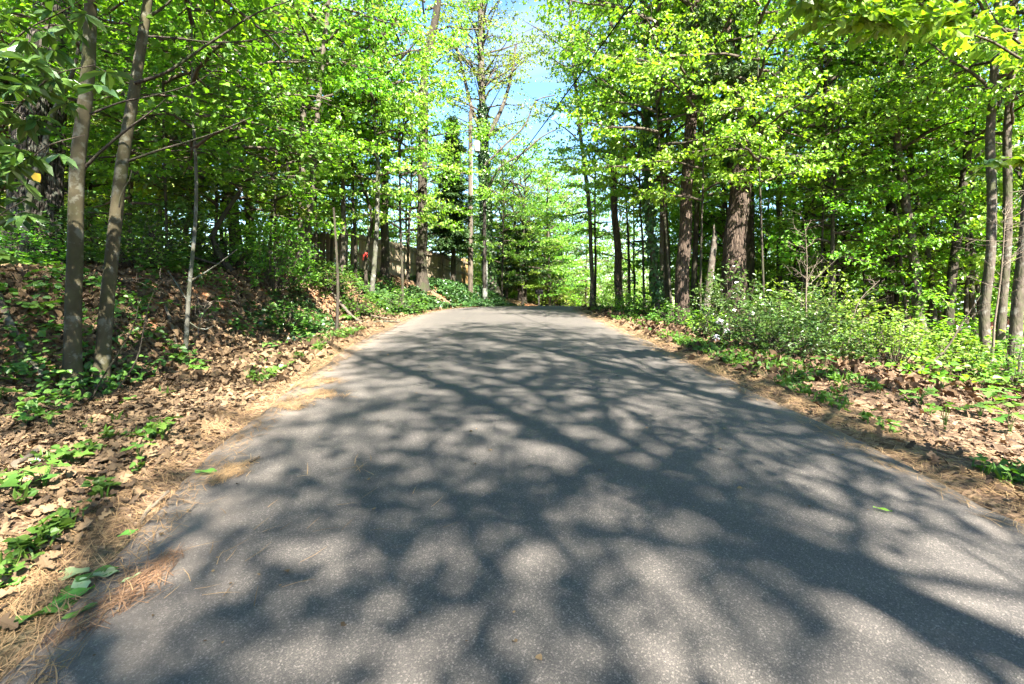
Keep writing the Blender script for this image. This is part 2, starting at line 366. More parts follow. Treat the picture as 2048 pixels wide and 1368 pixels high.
mb = MB(); n = len(uu); i = np.arange(len(yy) - 1)[:, None] * n; j = np.arange(n - 1)[None]
dustv = np.clip(1 - np.minimum((XX - el[:, None]) / .9, (er[:, None] - XX) / .45), 0, 1) * .75
mb.add(np.stack([XX, YY, ZZ], -1).reshape(-1, 3), np.stack([i + j, i + j + 1, i + n + j + 1, i + n + j], -1).reshape(-1, 4), dustv.ravel())
tag(obj('road', mb.mesh('road'), M['asphalt']), kind='structure')
def surf(x, y):
    """height of the visible surface: the road where there is road, the ground elsewhere"""
    x = np.asarray(x, float); y = np.asarray(y, float)
    u = (x - road_l(y)) / (road_r(y) - road_l(y))
    zr = road_z(y) + .05 * (1 - (2 * u - 1) ** 2) - .012 + .004
    return np.where((u > 0) & (u < 1), zr, terrain(x, y))

# ------------------------------------------------------------------ crowns: limbs, boughs, twigs and single leaves
def crown_variant(seed, H, Rr, nl, nleaf, size, prof, rise=(.15, .6), tmpl=LEAF, flat=.38, droop=.25, subs=(5, 9), tw_len=(.3, .75), low=0.0):
    r = np.random.default_rng(seed); wood = MB(); leaf = MB()
    twb, twd, twl = [], [], []
    az = r.uniform(0, 6.28)
    for k in range(nl):
        h = low + (1 - low) * ((k + r.uniform(-.4, .4)) / nl); h = min(max(h, 0.0), .97)
        az += 2.4 + r.uniform(-.4, .4); L = Rr * prof(h) * r.uniform(.7, 1.15)
        el_ = r.uniform(*rise) + .55 * h ** 2
        d0 = np.array([math.cos(az) * math.cos(el_), math.sin(az) * math.cos(el_), math.sin(el_)])
        q = np.linspace(0, 1, 7)[:, None]
        p = np.array([0, 0, h * H]) + d0 * L * q + np.array([0, 0, 1.0]) * (-(.10 + .12 * (1 - h)) * L * q ** 2)
        p[1:] += np.cumsum(r.normal(0, .035 * L, (6, 3)), 0) * .5
        wood.tube(p, np.linspace(.012 + .013 * L, .006, 7), 5, cap=False)
        ns = int(r.integers(*subs) * (.6 + .5 * L / Rr))
        for s_ in range(ns):
            tt = r.uniform(.22, 1.0); b = np.array([np.interp(tt, q[:, 0], p[:, c]) for c in range(3)])
            side = (1 if s_ % 2 else -1) * r.uniform(.5, 1.15)
            a2 = az + side; l2 = L * r.uniform(.22, .42) * (1.15 - .5 * tt)
            e2 = r.uniform(-.12, .38)
            d2 = np.array([math.cos(a2) * math.cos(e2), math.sin(a2) * math.cos(e2), math.sin(e2)])
            p2 = b + d2 * l2 * np.linspace(0, 1, 4)[:, None] + np.array([0, 0, -.10]) * l2 * np.linspace(0, 1, 4)[:, None] ** 2
            p2[1:] += r.normal(0, .03 * l2, (3, 3))
            wood.tube(p2, np.linspace(.010, .004, 4), 4, cap=False)
            nt_ = max(3, int(l2 / .17))
            for w in range(nt_):
                t3 = (w + r.uniform(.2, .9)) / nt_; b3 = p2[0] + (p2[-1] - p2[0]) * t3
                a3 = a2 + (1 if w % 2 else -1) * r.uniform(.35, 1.2); e3 = r.uniform(-.35, .3)
                l3 = r.uniform(*tw_len) * (1.15 - .5 * t3)
                twb.append(b3); twl.append(l3); twd.append([math.cos(a3) * math.cos(e3), math.sin(a3) * math.cos(e3), math.sin(e3)])
            twb.append(p2[-1]); twl.append(tw_len[1] * .8); twd.append(d2)
    twb = np.array(twb); twd = np.array(twd); twl = np.array(twl); T = len(twb)
    for k in range(0, T, 3):
        wood.tube(np.stack([twb[k], twb[k] + twd[k] * twl[k]]), [.004, .002], 3, cap=False)
    per = max(3, int(round(nleaf / T))); ti = np.repeat(np.arange(T), per); n_ = len(ti)
    u = r.uniform(.08, 1.0, n_); base = twb[ti] + twd[ti] * (twl[ti] * u)[:, None]
    sgn = np.where(r.random(n_) < .5, -1, 1); ang = np.arctan2(twd[ti, 1], twd[ti, 0]) + sgn * r.uniform(.3, 1.3, n_)
    ee = -droop + r.normal(0, .40, n_)
    d = np.stack([np.cos(ang) * np.cos(ee), np.sin(ang) * np.cos(ee), np.sin(ee)], 1)
    up = np.array([0, 0, 1.0]) + r.normal(0, flat, (n_, 3))
    base = base + r.normal(0, .025, (n_, 3))
    tint = np.clip(.5 + (vnoise(base[:, 0] * .9 + 40, base[:, 2] * 1.1 + base[:, 1] * .7 + 40, seed) - .5) * .7 + r.normal(0, .2, n_), 0, 1)
    add_leaves(leaf, base, d, up, size * r.uniform(.6, 1.25, n_), tint, tmpl)
    return wood.mesh('limb_wood', True), leaf.mesh('leaf_mass', False)
big_prof = lambda h: (.55 + .75 * math.sin(min(1, h * 1.25 + .12) * math.pi * .62)) * (1 - .55 * h ** 3)
und_prof = lambda h: .75 + .35 * math.sin(h * 3.0) - .35 * h ** 2
CV = {}
for k in range(4): CV['big%d' % k] = crown_variant(100 + k, 10.5, 3.5, 32, 8500, .105, big_prof, droop=.55, flat=.6)
for k in range(4): CV['mid%d' % k] = crown_variant(200 + k, 6.0, 2.5, 24, 5600, .095, und_prof, rise=(.0, .45), flat=.55, droop=.5)
for k in range(2): CV['air%d' % k] = crown_variant(300 + k, 9.0, 3.4, 26, 4600, .105, big_prof, rise=(.35, .9), droop=.5, flat=.6)
for k in range(2): CV['tall%d' % k] = crown_variant(320 + k, 9.0, 3.4, 30, 7200, .10, big_prof, rise=(.3, .9), droop=.3, flat=.5, tw_len=(.3, .9))
for k in range(2): CV['low%d' % k] = crown_variant(400 + k, 2.6, 1.5, 16, 2900, .088, und_prof, rise=(-.05, .35), flat=.25)

def put_crown(parent, key, loc, sxy=1.0, sz=1.0, rz=None, mat='leaf_mid', bark='bark_twig'):
    rz = random.uniform(0, 6.28) if rz is None else rz
    obj('limbs', CV[key][0], M[bark], parent, loc, (0, 0, rz), (sxy, sxy, sz), True)
    obj('crown', CV[key][1], M[mat], parent, loc, (0, 0, rz), (sxy, sxy, sz), True)

def tree(name, label, pts, d, w0, w1, bark, crowns=(), top=None, group=None, flare=.5, sides=10, branches=(), cat='tree', ddepth=0.0, lump=.25, ivy=None, broken=False):
    """trunk axis from picture points at distance d; crowns = (variant, height above base, sxy, sz, leaf material)"""
    W = [P(px, py, d + ddepth * k) for k, (px, py) in enumerate(pts)]
    b = np.array([W[0][0], W[0][1], gz(W[0][0], W[0][1])])
    W = [w for w in W if w[2] > b[2] + .25]
    dirn = nrm(W[-1] - (W[-2] if len(W) > 1 else b))
    if top and b[2] + top > W[-1][2]:
        ext = b[2] + top - W[-1][2]; dd = nrm(dirn * .5 + np.array([0, 0, .6])); W.append(W[-1] + dd * ext * .5); W.append(W[-1] + nrm(dd + np.array([0, 0, .7])) * ext * .5)
    pth, q = smooth_path(np.array([b - [0, 0, .15]] + W), .32 if sides >= 10 else .5)
    k0 = sum(1 for w in pts); zr = np.clip((pth[:, 2] - b[2]) / max(.1, (P(*pts[-1], d)[2] - b[2])), 0, 1)
    r0, r1 = w0 / 2048 * d, w1 / 2048 * d
    rad = r0 + (r1 - r0) * zr
    above = np.clip((pth[:, 2] - P(*pts[-1], d)[2]) / max(.1, pth[-1, 2] - P(*pts[-1], d)[2]), 0, 1) if top else np.zeros(len(pth))
    rad = rad * (1 - .85 * above)
    hgt = pth[:, 2] - b[2]
    pth[1:, :2] += (np.stack([vnoise(hgt * .8, hgt * 0, int(pts[0][0])), vnoise(hgt * .8, hgt * 0 + 7, int(pts[0][0]) + 3)], 1)[1:] - .5) * min(.10, r0 * .9)
    root = empty(name, b, label, cat, group)
    mb = MB(); mb.tube(pth - b, rad, sides, flare * np.exp(-np.clip(hgt, 0, 9) / (.10 + r0 * .8)) if flare else None, lump)
    if broken:
        tp = pth[-1] - b; rr = rad[-1]
        for k in range(5):
            a = k * 1.26; mb.tube(np.stack([tp + [math.cos(a) * rr * .6, math.sin(a) * rr * .6, -.05], tp + [math.cos(a) * rr * .5, math.sin(a) * rr * .5, random.uniform(.08, .35)]]), [rr * .45, .004], 5)
    obj('trunk', mb.mesh('trunk'), M[bark], root)
    for bp in branches:                                   # branches drawn through picture points: (points, w0, w1, leafed)
        bpts = np.array([P(x, y, dd) for x, y, dd in bp[0]]) - b
        sp, qq = smooth_path(bpts, .12); bm_ = MB(); wd = d
        bm_.tube(sp, np.interp(qq, [0, 1], [bp[1] / 2048 * wd, bp[2] / 2048 * wd]), 7, lump=.2)
        obj('branch', bm_.mesh('branch'), M[bark if len(bp) < 5 else bp[4]], root)
    if ivy:
        z0, z1, dens, sz_ = ivy; n_ = int(dens * (z1 - z0)); hz = rng.uniform(z0, z1, n_); a = rng.uniform(0, 6.28, n_)
        cx = np.interp(hz, hgt, pth[:, 0] - b[0]); cy_ = np.interp(hz, hgt, pth[:, 1] - b[1]); rr = np.interp(hz, hgt, rad)
        out = np.stack([np.cos(a), np.sin(a), np.zeros(n_)], 1); lumpy = .02 + .16 * vnoise(a * 1.2, hz * 1.6, 9) * rng.random(n_)
        bs = np.stack([cx, cy_, hz], 1) + out * (rr + lumpy)[:, None]
        lm = MB(); add_leaves(lm, bs, np.stack([-np.sin(a) * .5 + rng.normal(0, .4, n_), np.cos(a) * .5 + rng.normal(0, .4, n_), -1 + rng.normal(0, .4, n_)], 1), out + rng.normal(0, .35, (n_, 3)) + [0, 0, .4], sz_ * rng.uniform(.6, 1.3, n_), rng.random(n_), ROUND)
        obj('ivy', lm.mesh('ivy', False), M['leaf_ivy'], root)
        vm = MB()
        for k in range(4):
            a0 = random.uniform(0, 6.28); zz_ = np.linspace(max(.0, z0 - 2), z1, 14); aa = a0 + np.cumsum(np.random.default_rng(k).normal(0, .18, 14))
            rr2 = np.interp(zz_, hgt, rad) + .012
            vm.tube(np.stack([np.interp(zz_, hgt, pth[:, 0] - b[0]) + np.cos(aa) * rr2, np.interp(zz_, hgt, pth[:, 1] - b[1]) + np.sin(aa) * rr2, zz_], 1), np.full(14, .013), 5)
        obj('vine', vm.mesh('vine'), M['bark_twig'], root)
    for c in crowns:
        key, z0, sxy, sz, mt = c[:5]
        ox = np.interp(z0 + 1.5, hgt, pth[:, 0] - b[0]); oy = np.interp(z0 + 1.5, hgt, pth[:, 1] - b[1])
        put_crown(root, key, (ox, oy, z0), sxy, sz, None, mt, 'bark_twig')
    return root
#@@OBJECTS@@
# ------------------------------------------------------------------ trees of the left bank
YL, MG, DG, OL = 'leaf_yellow', 'leaf_mid', 'leaf_deep', 'leaf_olive'
def lv(p, dd): return [(x, y, dd) for x, y in p]
tree('young_tree', 'smooth olive-grey young tree, the nearer left one of the twin stems beside the road', [(137, 800), (147, 640), (162, 400), (171, 200), (180, 0)], 6.0, 30, 21, 'bark_smooth',
     [('low0', 5.6, 1.3, 1.6, MG)], top=10, flare=.5, sides=14, lump=.12,
     branches=[(lv([(166, 338), (205, 300), (250, 262), (300, 225), (332, 198)], 6.0), 7.2, 2.1, 1, 'bark_dark'), (lv([(180, 228), (240, 205), (320, 188), (400, 160), (440, 132)], 5.9), 4.0, 1.4, 1, 'bark_dark')])
tree('young_tree', 'smooth olive-grey young tree leaning to the road, right-hand one of the twin stems', [(190, 785), (214, 600), (240, 400), (263, 200), (292, 0)], 6.25, 27, 17, 'bark_smooth',
     [('low1', 5.0, 1.3, 1.6, MG)], top=9.5, flare=.5, sides=14, lump=.12,
     branches=[(lv([(270, 166), (330, 146), (390, 106), (450, 66), (510, 28), (590, -2)], 6.2), 7.2, 2.1, 1, 'bark_dark'), (lv([(288, 72), (350, 76), (420, 84), (490, 82), (590, 55)], 6.3), 4.8, 1.4, 1, 'bark_dark'),
               (lv([(256, 322), (310, 303), (380, 282), (440, 262), (500, 236)], 6.1), 5.6, 2.1, 1, 'bark_dark'), (lv([(296, 34), (330, 12), (350, -10)], 6.2), 6.4, 3.5, 1, 'bark_dark'), (lv([(238, 415), (243, 385), (258, 362), (264, 340)], 6.15), 3.2, 2.1, 1, 'bark_dark')])
tree('furrowed_tree', 'huge dark furrowed trunk at the left edge, leaning right', [(45, 560), (52, 400), (62, 260), (86, 100), (95, 0)], 9.5, 64, 48, 'bark_furrow', [('air0', 5.5, 1.15, 1.1, MG)], top=15, sides=20, lump=.18)
tree('furrowed_tree', 'upright dark furrowed trunk beside the huge leaning one at left edge', [(102, 565), (105, 400), (112, 250), (118, 120), (121, 0)], 9.8, 42, 33, 'bark_furrow', [('air1', 6.0, 1.1, 1.1, MG)], top=14, sides=16, lump=.18)
tree('lichen_sapling', 'crooked pale lichen-covered stem in front of the dark furrowed trunks', [(36, 570), (55, 450), (68, 370), (88, 300), (101, 240), (122, 195), (152, 138)], 8.4, 15, 7, 'bark_lichen', [('low0', 2.6, 1.0, 1.0, DG)], top=4.2, sides=10, branches=[(lv([(80, 330), (96, 300), (100, 285)], 8.3), 4, 2)])
tree('thin_sapling', 'thin straight grey sapling standing in the leaf litter', [(367, 758), (375, 620), (388, 480), (391, 350), (385, 200)], 8.0, 9, 5, 'bark_lichen', [('low1', 3.2, 1.1, 1.2, DG)], top=6, flare=.3, sides=10,
     branches=[(lv([(385, 560), (410, 545), (440, 525), (475, 498)], 8), 4, 2), (lv([(374, 600), (355, 570), (335, 540)], 8), 3, 1.5), (lv([(380, 645), (405, 660), (430, 650)], 8), 2.5, 1.2)])
tree('crooked_shrub_trunk', 'dark crooked trunk arching left over the bank behind the thin sapling', [(402, 585), (380, 545), (345, 500), (315, 472), (282, 466), (262, 462)], 11, 16, 8, 'bark_dark', [('low0', 1.2, 1.3, 1.2, 'leaf_gloss')], sides=10, flare=.2,
     branches=[(lv([(352, 508), (385, 515), (410, 522), (440, 530)], 11), 8, 4), (lv([(392, 560), (420, 566), (440, 585)], 10.9), 6, 4)])
tree('crooked_shrub_trunk', 'dark zigzag trunk leaning left on the bank with broken stub', [(478, 578), (455, 535), (432, 500), (420, 478), (428, 458), (455, 415), (482, 375)], 11.5, 14, 7, 'bark_dark', [('low1', 2.0, 1.5, 1.4, 'leaf_gloss')], sides=10, flare=.2, branches=[(lv([(424, 474), (432, 455), (434, 448)], 11.5), 7, 5)])
left_rows = [
 ('leaning dark trunk showing between the crooked trunks on the bank', [(476, 545), (468, 460), (460, 390), (452, 300)], 17, 25, 18, 'bark_dark', [('air0', 4.6, 1.0, 1.0, MG)], 13),
 ('straight dark trunk just right of the leaning dark trunk', [(500, 540), (498, 400), (499, 280), (500, 150)], 18, 17, 13, 'bark_dark', [('big3', 4.0, 1.0, 1.0, YL)], 14),
 ('slim dark stem between the dark pair and pale pair of trunks', [(578, 552), (583, 440), (576, 330), (560, 250), (545, 120)], 16, 9, 6, 'bark_dark', [('mid2', 3.6, 1.0, 1.1, MG)], 9),
 ('pale grey trunk left of the fence panel, straighter of the pale pair', [(600, 550), (602, 430), (609, 300), (606, 150), (618, 40)], 15.4, 15, 11, 'bark_grey', [('big1', 5.2, .95, 1.0, YL)], 14),
 ('pale grey trunk crossing the fence end and leaning right, nearer of the pale pair', [(612, 585), (618, 450), (626, 340), (641, 190), (655, 60)], 14, 14, 9, 'bark_grey', [('mid3', 4.6, 1.1, 1.2, MG)], 12),
 ('lichen-spotted slender trunk in front of the fence', [(744, 585), (752, 470), (755, 380), (749, 250), (740, 120)], 17.5, 10, 7, 'bark_lichen', [('mid0', 3.6, 1.0, 1.2, YL)], 11),
 ('dark trunk before the fence, left of the thickest one', [(770, 570), (768, 440), (770, 300), (764, 150), (760, 0)], 21, 17, 12, 'bark_dark', [('air1', 4.5, .95, 1.0, YL)], 14),
 ('thick dark trunk standing close to the cedar and the fence', [(843, 560), (845, 430), (847, 300), (851, 130), (872, 20)], 24, 22, 15, 'bark_dark', [('big2', 9.0, .95, 1.1, YL)], 19)]
for lab, pts, d, w0, w1, bk, cr_, top in left_rows:
    tree('bank_tree', lab, pts, d, w0, w1, bk, cr_, top=top, group='trees on the left bank')
tree('dead_snag', 'thin dark dead stem standing at the foot of the left bank', [(672, 650), (675, 560), (671, 480), (667, 415)], 12, 7, 4, 'bark_dark', cat='dead tree', flare=.2, sides=8)
tree('dead_snag', 'broken snag with split orange wood in front of the fence corner', [(685, 575), (688, 450), (686, 342)], 18, 13, 7, 'bark_grey', cat='dead tree', flare=.3, broken=True)
rb = tree('ribbon_sapling', 'thin dark crooked sapling with a red ribbon tied on it', [(735, 580), (732, 505), (742, 440), (736, 400), (716, 350), (700, 290)], 18, 8, 5, 'bark_dark', [('low0', 4.6, 1.3, 1.3, MG)], top=6, flare=.2, sides=8)
M['red_ribbon'] = plain_mat('red_ribbon', (.75, .06, .05), (.85, .10, .08), 20, .6)
mb = MB(); pr = P(732, 508, 18) - np.array(rb.location)
mb.tube([pr + [0, 0, -.05], pr, pr + [0, 0, .05]], [.055, .06, .055], 10); mb.box(pr + np.array([-.08, -.05, -.12]), (.05, .006, .22), .3); mb.box(pr + np.array([.06, -.06, -.08]), (.04, .006, .16), -.4)
obj('ribbon', mb.mesh('ribbon'), M['red_ribbon'], rb)

def under(label, px, d, h0, key, sxy, sz, mt, w=6, lean=0, group='understorey trees', bark='bark_dark', name='understorey_tree'):
    b = G(px, d); zt = CZ - 0
    pyb = 600 - (b[2] - CZ) / d * 1024
    hh = (h0 + 3 * sz) / d * 1024
    tree(name, label, [(px, pyb), (px + lean * .4, pyb - hh * .4), (px + lean, pyb - hh)], d, w, w * .6, bark, [(key, h0, sxy, sz, mt)], top=h0 + 4.5 * sz, group=group, sides=8)
under('leafy small tree crowding the bank behind the twin young stems', 255, 12.5, 2.0, 'low1', 1.5, 1.8, YL, 7, 20)
under('glossy-leaved small tree right of the twin young stems on the bank', 335, 10.5, 1.8, 'low0', 1.3, 1.5, MG, 6, -14)
under('bushy small tree rising above the crooked trunks', 430, 14.0, 1.7, 'low1', 1.6, 2.0, OL, 7, 15)
under('small leafy tree hiding the left end of the fence', 548, 13.2, 1.2, 'low0', 1.2, 1.5, MG, 6, 10)
under('small bright tree before the fence corner', 712, 18.5, 2.6, 'mid1', 1.0, 1.1, YL, 6, -10)
under('small tree rising behind the fence left of the cedar', 815, 24, 2.2, 'mid2', 1.2, 1.2, MG, 6, 8)
under('spindly tree overhanging the fence middle', 660, 21, 3.0, 'mid3', 1.2, 1.2, MG, 6, 14)
under('low leafy tree at the far left edge below the furrowed trunks', 20, 11.5, 1.0, 'mid3', .9, .8, YL, 6, 0)
under('leafy tree filling the gap left of the lichen-covered stem', -60, 13, 2.5, 'mid0', 1.3, 1.3, YL, 8, 0)
under('bright tree glowing behind the right furrowed trunk', 180, 16.5, 2.2, 'mid2', 1.3, 1.4, YL, 8, 0)

under('sunlit tree between the straight dark trunk and the slim dark stem', 540, 17.5, 2.6, 'mid1', 1.2, 1.3, YL, 6, 12)
for lab, px, d, h0, key, sxy, sz, mt in [('round green tree just behind the mailbox', 1085, 35.5, .9, 'mid0', .95, 1.1, MG), ('tall green tree behind the bare-limbed evergreen', 1045, 33, 1.5, 'mid2', 1.2, 1.5, MG), ('green tree right of the bare-limbed evergreen', 1120, 38.5, .8, 'mid3', 1.2, 1.5, YL), ('green tree between ivy tree and bare-limbed evergreen', 1003, 31, 2.2, 'mid1', 1.0, 1.3, YL), ('green tree filling the view left of the far pine trunk', 1170, 42, .8, 'mid0', 1.3, 1.6, MG)]:
    under(lab, px, d, h0, key, sxy, sz, mt, 4, 4, 'trees at the end of the road')
tree('roadside_tree', 'thin airy tree leaning over the sky gap from the right', [(1185, 612), (1180, 450), (1165, 300), (1150, 150), (1140, 20)], 23, 9, 6, 'bark_grey', [('air1', 7.5, .85, 1.0, OL)], top=16, group='trees on the right of the road')
under('sunlit tree above the zigzag trunk', 400, 17, 2.8, 'mid0', 1.3, 1.4, YL, 6, -10)
under('sunlit tree above the left half of the fence', 630, 18, 3.4, 'mid3', 1.1, 1.3, YL, 6, 8)
under('sunlit tree between thick dark trunk and its left neighbour', 805, 19, 3.0, 'mid1', 1.1, 1.3, YL, 6, -8)
# ivy-clad tree by the poles
tree('ivy_tree', 'tall tree clad in dark ivy behind the short service pole, forking widely', [(980, 590), (974, 480), (970, 380), (966, 270), (964, 150), (962, 40)], 31, 22, 12, 'bark_grey', [('tall0', 8.0, 1.15, 1.25, OL), ('air1', 10.5, 1.15, 1.1, OL)], top=22, flare=.7, sides=12, ivy=(.2, 11.5, 360, .13),
     branches=[(lv([(968, 285), (1000, 225), (1020, 165), (1032, 90)], 31), 11, 4), (lv([(967, 275), (945, 220), (925, 140), (905, 60)], 31), 9, 4), (lv([(975, 380), (1000, 335), (1040, 310), (1090, 270), (1120, 255)], 30.5), 6, 2), (lv([(970, 330), (1010, 290), (1050, 250), (1075, 200), (1110, 190)], 30.5), 5, 2)])

# ------------------------------------------------------------------ conifers
def conifer(name, label, px, d, ytop, R0, z0, seed, n_b=90, mt='leaf_conifer', dens=130, droop=.25, w=10, flat_top=False):
    r = np.random.default_rng(seed); b = G(px, d); Ht = (600 - ytop) / 1024 * d + CZ - b[2]
    root = empty(name, b, label, 'conifer')
    mb = MB(); q = np.linspace(0, 1, 14); rr = w / 2048 * d * (1 - q) + .012
    mb.tube(np.stack([.06 * np.sin(q * 5), .05 * np.cos(q * 4), q * Ht - .1], 1), rr, 9, .18 * np.exp(-q * 14)); obj('trunk', mb.mesh('trunk'), M['bark_dark'], root)
    wood, leaf = MB(), MB(); az = 0
    for k in range(n_b):
        h = z0 + (1 - z0) * (k + r.random()) / n_b; az += 2.4 + r.normal(0, .3); L = R0 * ((1 - h ** 3) * .8 if flat_top else (1 - h) ** .7) * r.uniform(.3, 1.25) + .12
        e = .55 * h - .12 + r.normal(0, .12); d0 = np.array([math.cos(az) * math.cos(e), math.sin(az) * math.cos(e), math.sin(e)])
        qq = np.linspace(0, 1, 5)[:, None]; p = np.array([0, 0, h * Ht]) + d0 * L * qq - np.array([0, 0, droop * L]) * qq ** 2
        wood.tube(p, np.linspace(.022, .005, 5), 4, cap=False)
        n_ = int(dens * L); u = r.uniform(.12, 1, n_); base = p[0] + (p[-1] - p[0]) * u[:, None] + r.normal(0, .04, (n_, 3))
        spread = .34 * L * (1.15 - u) * r.uniform(-1, 1, n_) + .04 * r.normal(0, 1, n_)
        sdv = np.array([-math.sin(az), math.cos(az), 0]); base = base + sdv * spread[:, None] - np.array([0, 0, 1]) * (r.random(n_) * .10)[:, None]
        dd = d0 + sdv * (np.sign(spread) * .7)[:, None] + r.normal(0, .35, (n_, 3)) + [0, 0, -.25]
        add_leaves(leaf, base, dd, r.normal(0, .4, (n_, 3)) + [0, 0, 1], r.uniform(.09, .2, n_), np.clip(u * .6 + r.normal(.15, .2, n_), 0, 1), LANCE, 1.1)
    for k in range(10):                                   # dead lower branches
        h = r.uniform(.08, z0 + .05); a = r.uniform(0, 6.28); L = R0 * r.uniform(.5, 1.0)
        p = np.array([[0, 0, h * Ht], [math.cos(a) * L * .5, math.sin(a) * L * .5, h * Ht + .2 * L], [math.cos(a) * L, math.sin(a) * L, h * Ht + .45 * L]])
        wood.tube(p, [.022, .014, .005], 5, cap=False)
    obj('limbs', wood.mesh('limbs'), M['bark_twig'], root); obj('crown', leaf.mesh('crown', False), M[mt], root)
    return root
conifer('cedar', 'dense dark cedar standing left of the utility pole', 905, 28, 235, 1.75, .22, 1, 200, dens=190)
conifer('hemlock', 'dark evergreen with bare lower branches behind the mailbox', 1048, 34, 425, 2.6, .30, 2, 70, dens=90, w=9, flat_top=True)
conifer('hemlock', 'slim dark evergreen behind the ivy tree by the poles', 1012, 33, 440, 2.0, .2, 3, 60, dens=90, w=6, flat_top=True)
conifer('hemlock', 'low dark evergreen at the far end right of the mailbox', 1112, 38.5, 480, 2.2, .25, 4, 60, dens=80, w=6, flat_top=True)

